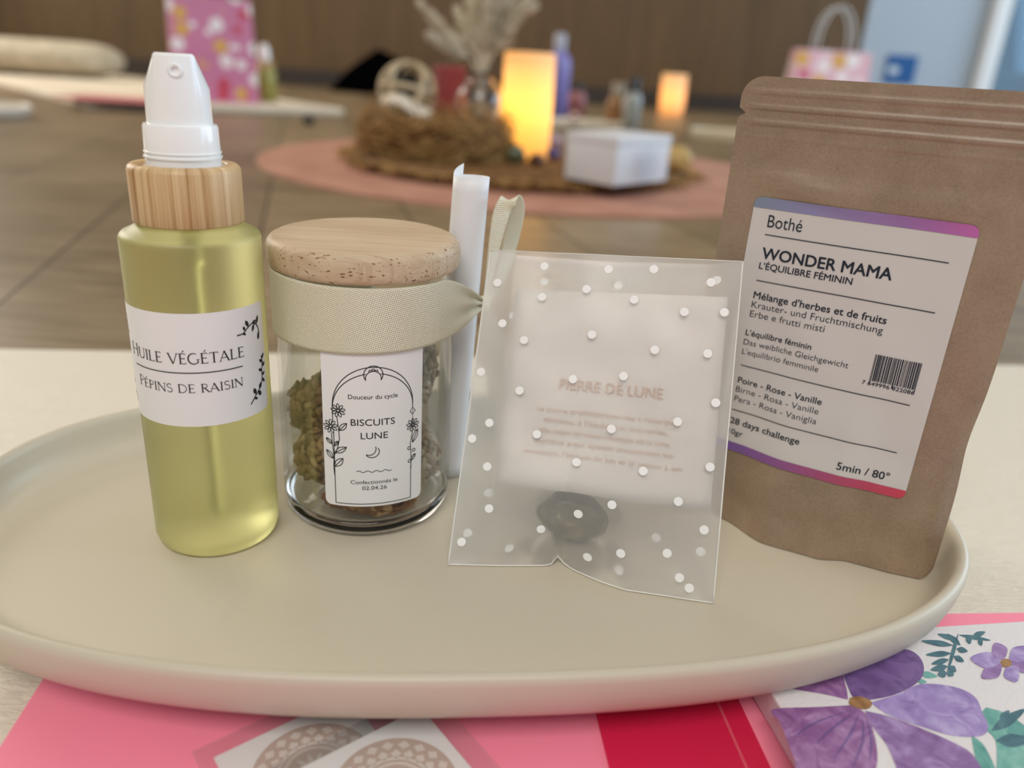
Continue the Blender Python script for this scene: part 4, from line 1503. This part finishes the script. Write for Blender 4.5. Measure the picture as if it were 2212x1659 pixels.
# pale wicker ornament in the basket
CREAM = mottled('pale_wicker', rgb(186, 164, 130), rgb(222, 206, 176), 80, 0.7)
oc = aty(880, 195, 1.27)
orn = thing('wicker_ball', (oc.x, oc.y, oc.z - 0.04), 'pale open wicker ball with a dark hollow, resting in the straw basket', 'ornament')


def torus(c, R, r, axis, n=40, m_=10):
    ax = Vector(axis).normalized(); u = ax.orthogonal().normalized(); v = ax.cross(u)
    b = M()
    P = [Vector(c) + (u * math.cos(2 * PI * i / n) + v * math.sin(2 * PI * i / n)) * R for i in range(n)]
    V = []; F = []
    for i in range(n):
        rd = (P[i] - Vector(c)).normalized()
        for j in range(m_):
            q = 2 * PI * j / m_
            V.append(P[i] + rd * (r * math.cos(q)) + ax * (r * math.sin(q)))
    for i in range(n):
        for j in range(m_): F.append((i * m_ + j, ((i + 1) % n) * m_ + j, ((i + 1) % n) * m_ + (j + 1) % m_, i * m_ + (j + 1) % m_))
    return b.add(V, F)


for ax, R, r in (((0.15, -1, 0.3), 0.040, 0.0045), ((0.9, -0.5, 0.2), 0.038, 0.004), ((-0.7, -0.6, 0.5), 0.038, 0.004), ((0.1, 0.2, 1), 0.039, 0.004)):
    torus(oc, R, r, ax).build('wicker_ring', CREAM, orn)
b = M(); b.ico(oc + Vector((-0.006, 0.004, 0.002)), (0.020, 0.020, 0.022), 2)  # black ball inside the rings stands in for the shade of the hollow
b.build('hollow_shade', plain('hollow_shade_black', rgb(14, 14, 16), 0.7), orn)
# bits of white cloth beside it
b = M()
wc = aty(872, 222, 1.22)
b.grid(lambda u, v: (wc.x - 0.03 + 0.07 * u, wc.y - 0.03 + 0.05 * v, wc.z + 0.006 * math.sin(u * 5) - 0.012 * u + 0.010 * v), 12, 6)
wo_ = b.build('cloth_scrap', plain('white_cotton', rgb(226, 214, 196), 0.8)); wo_.modifiers.new('thickness', 'SOLIDIFY').thickness = 0.004
tag(wo_, 'scrap of white cloth tucked under the wicker ball', 'cloth')

# glass globe vase with dried grasses
vc = aty(1036, 222, 1.27)
VZ = ZP + 0.0405
vR = 0.038
vase = thing('globe_vase', (vc.x, vc.y, VZ), 'small round glass vase holding dried grasses in the straw basket', 'vase')
b = M()
vp = [(0, 0)] + [(vR * math.sin(a), vR - vR * math.cos(a)) for a in [math.radians(q) for q in range(12, 156, 12)]] + [(0.018, 0.082), (0.0165, 0.082)]
vp += [((vR - 0.002) * math.sin(a), vR - (vR - 0.002) * math.cos(a)) for a in [math.radians(q) for q in range(150, 6, -12)]] + [(0, 0.002)]
b.lathe((vc.x, vc.y, VZ), vp, 40)
b.weld().build('glass_globe', glass('vase_glass', (0.93, 0.93, 0.95, 1), 0.02), vase)
GRASS = mottled('dried_grass', rgb(196, 182, 154), rgb(232, 224, 206), 60, 0.8)
stems = [(1030, -40, .02), (1100, -20, -.02), (1128, 10, .0), (1000, -60, .05), (1040, -80, .0), (1075, -70, -.03), (1110, -60, .02), (1150, 20, .03), (1165, -30, -.02), (990, 30, .04), (940, 82, -.03), (915, 15, .02), (1130, -90, .05), (1060, -40, .06)]
for i, (px, py, dy) in enumerate(stems):
    tip = aty(px, py, 1.27 + dy)
    base = Vector((vc.x + rs.uniform(-.006, .006), vc.y + rs.uniform(-.006, .006), VZ + 0.012))
    neck = Vector((vc.x + (tip.x - vc.x) * .12, vc.y + (tip.y - vc.y) * .12, VZ + 0.09))
    P = catmull([base, neck, neck.lerp(tip, .5) + Vector((rs.uniform(-.01, .01), 0, .006)), tip], 6)
    t = thing('dried_grass', base, 'dried beige grass stem with a feathery plume standing in the globe vase', 'dried flower', 'dried grasses in the globe vase')
    M().tube(P, 0.0012, 6).build('stem', GRASS, t)
    b = M()
    n = len(P)
    for q in range(150):
        s = rs.uniform(.45, 1.0); p = P[int(s * (n - 1))]
        d0 = (P[-1] - P[n // 2]).normalized()
        sd = Vector((rs.gauss(0, 1), rs.gauss(0, 1), rs.gauss(0, 1))).normalized()
        L = 0.030 * rs.uniform(.5, 1) * (1.2 - s)+0.008
        e = p + d0 * L + sd * L * .55
        b.tube([p, p.lerp(e, .5) + d0 * .003, e], [0.0010, 0.0017, 0.0006], 4, cap=False)
    b.build('plume', GRASS, t)['kind'] = 'stuff'

# red box behind the vase
rc_ = aty(972, 185, 1.42)
rbx = thing('red_box', (rc_.x, rc_.y, ZP), 'small dark red box with a gold side standing behind the globe vase', 'box')
M().box((rc_.x, rc_.y, ZP + 0.06), (0.05, 0.03, 0.12), 0.2, 0.002).build('box_body', plain('dark_red_card', rgb(150, 62, 66), 0.5), rbx, auto=0.6)
M().box((rc_.x, rc_.y, ZP + 0.124), (0.052, 0.032, 0.008), 0.2, 0.002).build('lid', plain('rose_card', rgb(168, 78, 84), 0.5), rbx, auto=0.6)

# glowing pillar candle
cb = at(1132, 338, ZP)
cdl = thing('pillar_candle', (cb.x, cb.y, ZP), 'tall cream pillar candle glowing amber on the straw placemat', 'candle')
CRd = 0.043 * cb.y / 1.42
HTc = aty(1138, 113, cb.y).z - ZP


def wax(name, e):
    m = Mat(name)
    tl = m.node('ShaderNodeBsdfTranslucent'); tl.inputs[0].default_value = rgb(255, 212, 116)
    di = m.node('ShaderNodeBsdfDiffuse'); di.inputs[0].default_value = rgb(240, 232, 214)
    em = m.node('ShaderNodeEmission'); em.inputs[0].default_value = (1.0, 0.57, 0.15, 1); em.inputs[1].default_value = e
    mx = m.node('ShaderNodeMixShader'); mx.inputs[0].default_value = 0.5
    ad = m.node('ShaderNodeAddShader')
    m.link(di.outputs[0], mx.inputs[1]); m.link(tl.outputs[0], mx.inputs[2])
    m.link(mx.outputs[0], ad.inputs[0]); m.link(em.outputs[0], ad.inputs[1]); m.link(ad.outputs[0], m.out.inputs['Surface'])
    return m.m


b = M()
WT = 0.006
b.lathe((cb.x, cb.y, ZP), [(0, 0), (CRd, 0), (CRd, HTc - .004), (CRd - .002, HTc), (CRd - WT, HTc - .003), (CRd - WT - .003, HTc - .03), (0, HTc - .034)], 48)
b.weld().build('wax', wax('candle_wax', 0.22), cdl)
M().tube([(cb.x, cb.y, ZP + HTc - .034), (cb.x, cb.y, ZP + HTc - .018)], 0.0014, 6).build('wick', plain('black_wick', rgb(30, 26, 22), .8), cdl)


def glow(name, loc, power, rad):
    l = bpy.data.lights.new(name, 'POINT'); l.energy = power; l.color = (1.0, 0.66, 0.20); l.shadow_soft_size = rad
    o = bpy.data.objects.new(name, l); COL.objects.link(o); o.location = loc
    return o


glow('candle_glow', (cb.x, cb.y, ZP + HTc * .50), 0.20, 0.022)

# white box with printed face
n1 = at(1325, 403, ZP); nl = at(1243, 378, ZP); nr = at(1440, 392, ZP)
a35 = math.radians(48)
ex = Vector((math.cos(a35), math.sin(a35)))
ey = Vector((-ex.y, ex.x))
Lx = 0.122; Ly = 0.082
Hb = aty(1330, 296, n1.y).z - ZP
wbx = thing('white_box', (n1.x, n1.y, ZP), 'small white cardboard box with a faint round print, at the front of the placemat', 'box')
cc2 = Vector((n1.x, n1.y)) + ex * Lx / 2 + ey * Ly / 2
an = math.atan2(ex.y, ex.x)
M().box((cc2.x, cc2.y, ZP + Hb * .42), (Lx, Ly, Hb * .84), an, 0.001).build('box_body', plain('white_board', rgb(216, 218, 224), 0.5), wbx, auto=0.6)
M().box((cc2.x, cc2.y, ZP + Hb * .91), (Lx + .002, Ly + .002, Hb * .18), an, 0.001).build('lid', plain('white_board_lid', rgb(222, 224, 230), 0.5), wbx, auto=0.6)
k = Ink()
k.ell(0, 0, .022, .022, w=.0012, n=40); k.ell(0, 0, .017, .017, w=.001, n=40)
for i in range(12): k.leaf(.004 * math.cos(i * PI / 6), .004 * math.sin(i * PI / 6), .012, .004, i * PI / 6, .0008)
fm_ = lambda x, y: (cc2.x - ey.x * .0503 + ex.x * x, cc2.y - ey.y * .0503 + ex.y * x, ZP + Hb * .42 + y)
k.build('round_print', fm_, plain('pale_grey_print', rgb(176, 184, 196), .6), wbx)

# tumbled stones and crystals by the candle
for px, py, s, c, lb in ((1193, 345, .012, (96, 84, 134), 'violet tumbled stone beside the foot of the glowing candle'), (1196, 318, .014, (188, 168, 196), 'pale lilac crystal between the candle and the white box'), (1240, 345, .012, (206, 190, 132), 'pale yellow stone against the left side of the white box'), (1112, 352, .016, (92, 96, 70), 'mossy green stone in front of the glowing candle'), (1160, 358, .011, (96, 56, 48), 'dark red stone in front of the glowing candle'), (1462, 372, .024, (204, 172, 110), 'honey coloured stone at the right side of the white box')):
    p = at(px, py, ZP)
    b = M(); b.ico((p.x, p.y + s * .5, ZP + s * .75), (s, s * .8, s * .8), 3, .3, 1.5, None, px * .1)
    b.V = [(x, y, max(z, ZP)) for x, y, z in b.V]
    tag(b.build('tumbled_stone', plain('stone_%d' % px, rgb(*c), .3)), lb, 'stone')

# bottles beyond the centrepiece
LILAC = plain('lilac_plastic', rgb(140, 134, 204), 0.35)
p = at(1198, 258, 0); hB = aty(1205, 112, p.y).z; hT = aty(1212, 72, p.y).z
pb = thing('lilac_bottle', (p.x, p.y, 0), 'tall lilac bottle with a clear cap standing behind the pillar candle', 'bottle')
r_ = 0.040
b = M(); b.lathe((p.x, p.y, 0), [(0, 0), (r_, 0), (r_, hB * .84), (r_ * .9, hB * .92), (r_ * .5, hB), (r_ * .45, hB * 1.02), (0, hB * 1.02)], 32)
b.weld().build('bottle_body', LILAC, pb)
b = M(); b.lathe((p.x, p.y, 0), [(r_ * .48, hB * 1.02), (r_ * .48, hT * .97), (r_ * .4, hT), (0, hT)], 24)
b.build('cap', plain('clear_grey_cap', rgb(176, 178, 196), .2), pb)


def jar_bottle(name, px, py, ptop, wpx, body, cap, lb, cat='bottle', capfrac=.25):
    p = at(px, py, 0); h = aty(px + 6, ptop, p.y).z; r = wpx / FPX * p.y / math.cos(PITCH) / 2 * .95
    t = thing(name, (p.x, p.y, 0), lb, cat)
    b = M(); hb = h * (1 - capfrac)
    b.lathe((p.x, p.y, 0), [(0, 0), (r, 0), (r, hb * .82), (r * .8, hb * .94), (r * .55, hb), (0, hb)], 28)
    b.weld().build('bottle_body', body, t)
    b = M(); b.lathe((p.x, p.y, 0), [(r * .62, hb * .985), (r * .62, h * .99), (r * .55, h), (0, h)], 24)
    b.build('cap', cap, t)
    return t


BLK = plain('black_cap', rgb(16, 16, 18), .4)
jar_bottle('pink_bottle', 1243, 250, 178, 36, plain('rose_glass', rgb(156, 96, 98), .3), BLK, 'small rose pink bottle with a dark cap right of the lilac bottle')
jar_bottle('amber_bottle', 1326, 284, 178, 40, plain('amber_glass', rgb(146, 104, 62), .25), plain('beige_cap', rgb(150, 138, 118), .5), 'amber bottle with a beige cap behind the white box')
jar_bottle('clear_bottle', 1360, 290, 165, 34, plain('pale_glass', rgb(160, 164, 160), .2), BLK, 'pale glass bottle with a black cap, right of the amber bottle')
# low white dish between them
p = at(1255, 283, 0)
b = M(); b.box((p.x, p.y + .07, .014), (.26, .12, .026), .08, .008)
tag(b.build('white_dish', plain('white_ceramic', rgb(226, 216, 196), .4), auto=.8), 'low white tray on the floor behind the white box', 'tray')
p = at(1240, 262, .027)
b = M(); b.ico((p.x, p.y + .01, .040), (.013, .013, .013), 3)
tag(b.build('glass_marble', glass('pink_marble_glass', (.95, .75, .8, 1), .02)), 'small shiny pink glass ball on the low white tray', 'ball')

# small lit candle in a glass, far right
p = at(1448, 247, 0); h = aty(1455, 160, p.y).z; r_ = 46 / FPX * p.y / 2 / math.cos(PITCH)
sc_ = thing('votive_candle', (p.x, p.y, 0), 'small lit candle in a glass cup on the floor near the back wall', 'candle')
b = M(); b.lathe((p.x, p.y, 0), [(0, 0), (r_ * .9, 0), (r_, h * .2), (r_, h), (r_ * .94, h), (r_ * .92, h * .22), (0, h * .2)], 32)
b.weld().build('wax_cup', wax('votive_wax', 0.25), sc_)
glow('votive_glow', (p.x, p.y, h * .55), 0.4, 0.02)
# pale oval tray by the pouch
p = at(1545, 300, 0)
b = M(); NE = 48
V = []; F = []
for rr, z in ((.96, 0), (1.0, .012), (1.0, .022), (.97, .022), (.94, .008)):
    for i in range(NE):
        a = 2 * PI * i / NE
        x, y = .17 * rr * math.cos(a), .085 * rr * math.sin(a)
        V.append((p.x + .10 + x * .94 + y * .34, p.y + .02 - x * .34 + y * .94, z))
for j in range(4):
    for i in range(NE): F.append((j * NE + i, j * NE + (i + 1) % NE, (j + 1) * NE + (i + 1) % NE, (j + 1) * NE + i))
F.append(tuple(range(4 * NE, 5 * NE))); F.append(tuple(range(NE)))
b.add(V, F)
tag(b.build('oval_tray', plain('cream_ceramic_far', rgb(228, 216, 190), .4), auto=.8), 'pale oval tray on the floor just left of the kraft pouch', 'tray')

# ================================================================== BACKGROUND, LEFT
P0 = at(180, 236, 0); P1 = at(745, 252, 0)
lx = Vector((P1.x - P0.x, P1.y - P0.y)); LW = lx.length; lx.normalize()
ly = Vector((-lx.y, lx.x)); ly = (ly + lx * -0.30).normalized()
tm = 0.022
c2 = [Vector((P0.x, P0.y)), Vector((P1.x, P1.y)), Vector((P1.x, P1.y)) + ly * 1.7, Vector((P0.x, P0.y)) + ly * 1.7]
fm2 = tag(slab('floor_mat', c2, 0, tm, mottled('white_mat', rgb(222, 208, 186), rgb(236, 224, 204), 8, .7)), 'white padded mat laid out on the floor at the far left', 'mat')
md = fm2.modifiers.new('soft_edge', 'BEVEL'); md.width = .009; md.segments = 3
# bolster pillow
pp = at(120, 168, tm)
b = M()


def pil(u, v):
    a = 2 * PI * u
    t = -1 + 2 * v
    L, R1, R2 = .30, .13, .062
    e = (1 - abs(t) ** 5) ** .5 if abs(t) < 1 else 0
    return (pp.x - .12 + L * t, pp.y + .12 + R1 * e * math.cos(a) + .02 * t, tm + .001 + R2 + R2 * e * math.sin(a))


b.grid(pil, 36, 36, close=True)
tag(b.build('bolster_pillow', mottled('cream_linen', rgb(176, 164, 142), rgb(204, 192, 170), 20, .85, .2, .004)), 'plump cream pillow on the far end of the white mat', 'pillow')
# pink leaflet
q0 = at(165, 212, tm); q1 = at(320, 222, tm)
lc = (q0 + q1) / 2
tag(slab('pink_leaflet', rect((lc.x + .03, lc.y + .02), (q1.x - q0.x, q1.y - q0.y), .30, .14), tm + .001, tm + .004, plain('rose_paper', rgb(206, 112, 120), .6)), 'pink paper leaflet lying on the white mat at the left', 'leaflet')

# floral gift bags


def bagmat(name, cbase, sc_=34):
    m = Mat(name)
    co = m.coord((1, 1, 1))
    v = m.node('ShaderNodeTexVoronoi', feature='F1'); v.inputs['Scale'].default_value = sc_; v.inputs['Randomness'].default_value = .6
    m.link(co, v.inputs['Vector'])
    sp = m.node('ShaderNodeSeparateColor'); m.link(v.outputs['Color'], sp.inputs[0])
    fl_ = m.ramp(sp.outputs[0], [(0.0, rgb(250, 240, 244)), (.34, rgb(226, 176, 96)), (.6, rgb(206, 76, 98)), (.8, rgb(250, 236, 240))], 'CONSTANT')
    dist = m.math('LESS_THAN', v.outputs['Distance'], .42)
    m.color(m.mix(dist, cbase, fl_))
    m.set(Roughness=.5)
    return m.m


def gift_bag(name, px0, px1, pyb, pyt, z0, mat, lb, taper=.0, tall=None, handle=True, hpx=None, depth=.09, rz=0.0):
    a, b_ = at(px0, pyb, z0), at(px1, pyb + (px1 - px0) * .06, z0)
    y = (a.y + b_.y) / 2
    c = aty((px0 + px1) / 2, pyb, y); wd_ = abs(aty(px1, pyb, y).x - aty(px0, pyb, y).x)
    h = aty((px0 + px1) / 2, pyt, y).z - z0
    t = thing(name, (c.x, y, z0), lb, 'gift bag')
    u = Vector((math.cos(rz), math.sin(rz), 0)); v = Vector((-u.y, u.x, 0))
    V = []; F = []
    O = Vector((c.x, y, z0))
    for k2, (zz2, w2, d2) in enumerate(((0, 1, 1), (h * .5, .98, .92), (h, .96 - taper, .55))):
        for sx2, sy2 in ((-1, 0), (1, 0), (1, 2), (-1, 2)):
            V.append(O + u * (sx2 * wd_ / 2 * w2) + v * ((sy2 - 1) * depth / 2 * d2 + depth / 2) + Vector((0, 0, zz2)))
    for j in range(2):
        for i in range(4): F.append((j * 4 + i, j * 4 + (i + 1) % 4, (j + 1) * 4 + (i + 1) % 4, (j + 1) * 4 + i))
    F.append((0, 1, 2, 3))
    o = mk('bag_body', V, F, mat, t, smooth=False)
    o.modifiers.new('thickness', 'SOLIDIFY').thickness = .0012
    for off in (depth * .25, depth * .75):
        P = []
        for i in range(19):
            q_ = PI * i / 18
            P.append(O + u * (-math.cos(q_) * wd_ * .23) + v * (off + depth * .05 * math.sin(q_)) + Vector((0, 0, h - .012 + (hpx or .1) * math.sin(q_) ** .8)))
        M().tube(P, .0045, 8).build('handle', plain('white_cord', rgb(206, 208, 212), .6), t)
    return t


gift_bag('gift_bag', 386, 556, 216, -8, tm, bagmat('pink_floral_paper', rgb(212, 132, 170), 24), 'pink floral paper gift bag standing on the white mat at the left', hpx=.11, rz=.45)
gift_bag('gift_bag', 1697, 1862, 262, 108, 0, bagmat('pale_pink_floral_paper', rgb(236, 190, 206), 13), 'pale pink floral gift bag with white cord handles behind the kraft pouch', hpx=.185, depth=.14)
# small oil bottle beside the left bag
p = at(577, 220, tm)
t = thing('small_oil_bottle', (p.x, p.y, tm), 'small yellow oil bottle with a white pump beside the left gift bag', 'bottle')
h = aty(572, 95, p.y).z - tm; r_ = 38 / FPX * p.y / 2 / math.cos(PITCH)
b = M(); b.lathe((p.x, p.y, tm), [(0, 0), (r_, 0), (r_, h * .55), (r_ * .75, h * .6), (0, h * .6)], 28); b.weld().build('bottle_body', plain('yellow_oil', rgb(150, 146, 74), .3), t)
b = M(); b.lathe((p.x, p.y, tm), [(r_ * .8, h * .59), (r_ * .8, h * .72), (0, h * .72)], 24); b.build('collar', plain('bamboo_far', rgb(176, 148, 104), .5), t)
b = M(); b.lathe((p.x, p.y, tm), [(r_ * .55, h * .72), (r_ * .5, h * .9), (r_ * .3, h), (0, h)], 24); b.build('pump', WHITE_PLASTIC, t)
# white tray end at the left edge of the picture
p = at(-20, 262, 0)
b = M(); b.lathe((p.x - .085, p.y + .09, 0), [(0, .004), (.085, .0), (.097, .008), (.10, .022), (.097, .024), (.09, .012), (0, .010)], 48)
tag(b.weld().build('white_plate', plain('white_ceramic_plate', rgb(232, 222, 206), .4), auto=.8), 'round white plate on the floor at the left edge of the photo', 'plate')
# dark pebble
p = at(667, 270, 0)
b = M(); b.ico((p.x, p.y, .011), (.016, .012, .011), 2)
tag(b.build('dark_pebble', plain('dark_pebble_grey', rgb(50, 50, 46), .6)), 'small dark pebble on the floor in front of the white mat', 'stone')
# black cloth bag by the wall
pl0 = at(705, 190, 0); pr0 = at(905, 200, 0)
yb = 3.75
xa, xb = aty(700, 190, yb).x, aty(915, 190, yb).x
zt_ = aty(800, 105, yb).z
b = M()


def blk(u, v):
    x = xa + (xb - xa) * u
    prof = ((u / .5) ** .7 if u < .5 else 1 - .12 * (u - .5) / .15 if u < .65 else .88 - .5 * (u - .65) / .3 if u < .95 else .38 * (1 - u) / .05)
    a = PI * v
    n_ = 1 + .10 * noise.noise(Vector((u * 5, v * 4, 1)))
    return (x, yb + .15 - .17 * math.cos(a) * (.35 + .65 * prof), max(0.0, zt_ * prof * math.sin(a) ** .8 * n_))


b.grid(blk, 30, 16)
tag(b.build('black_cloth_bag', plain('black_fabric', rgb(4, 4, 5), 1.0, Specular_IOR_Level=0.0)), 'slumped black cloth bag on the floor against the brown wall', 'bag')
# blue sticker low on the pale door
sp_ = aty(1945, 150, YW - .008)
sg = thing('wall_sign', (sp_.x, YW - .009, sp_.z - .06), 'small blue sign with a white mark low on the pale door', 'sign')
M().box((sp_.x, YW - .009, sp_.z), (.15, .006, .13), 0, .001).build('sign_plate', plain('blue_sign', rgb(28, 92, 158), .4), sg, smooth=False)
k = Ink(); k.ell(-.035, -.005, .028, .020)
k.build('sign_mark', lambda x, y: (sp_.x + x, YW - .0126, sp_.z + y), plain('pale_sign_mark', rgb(200, 214, 226), .5), sg)
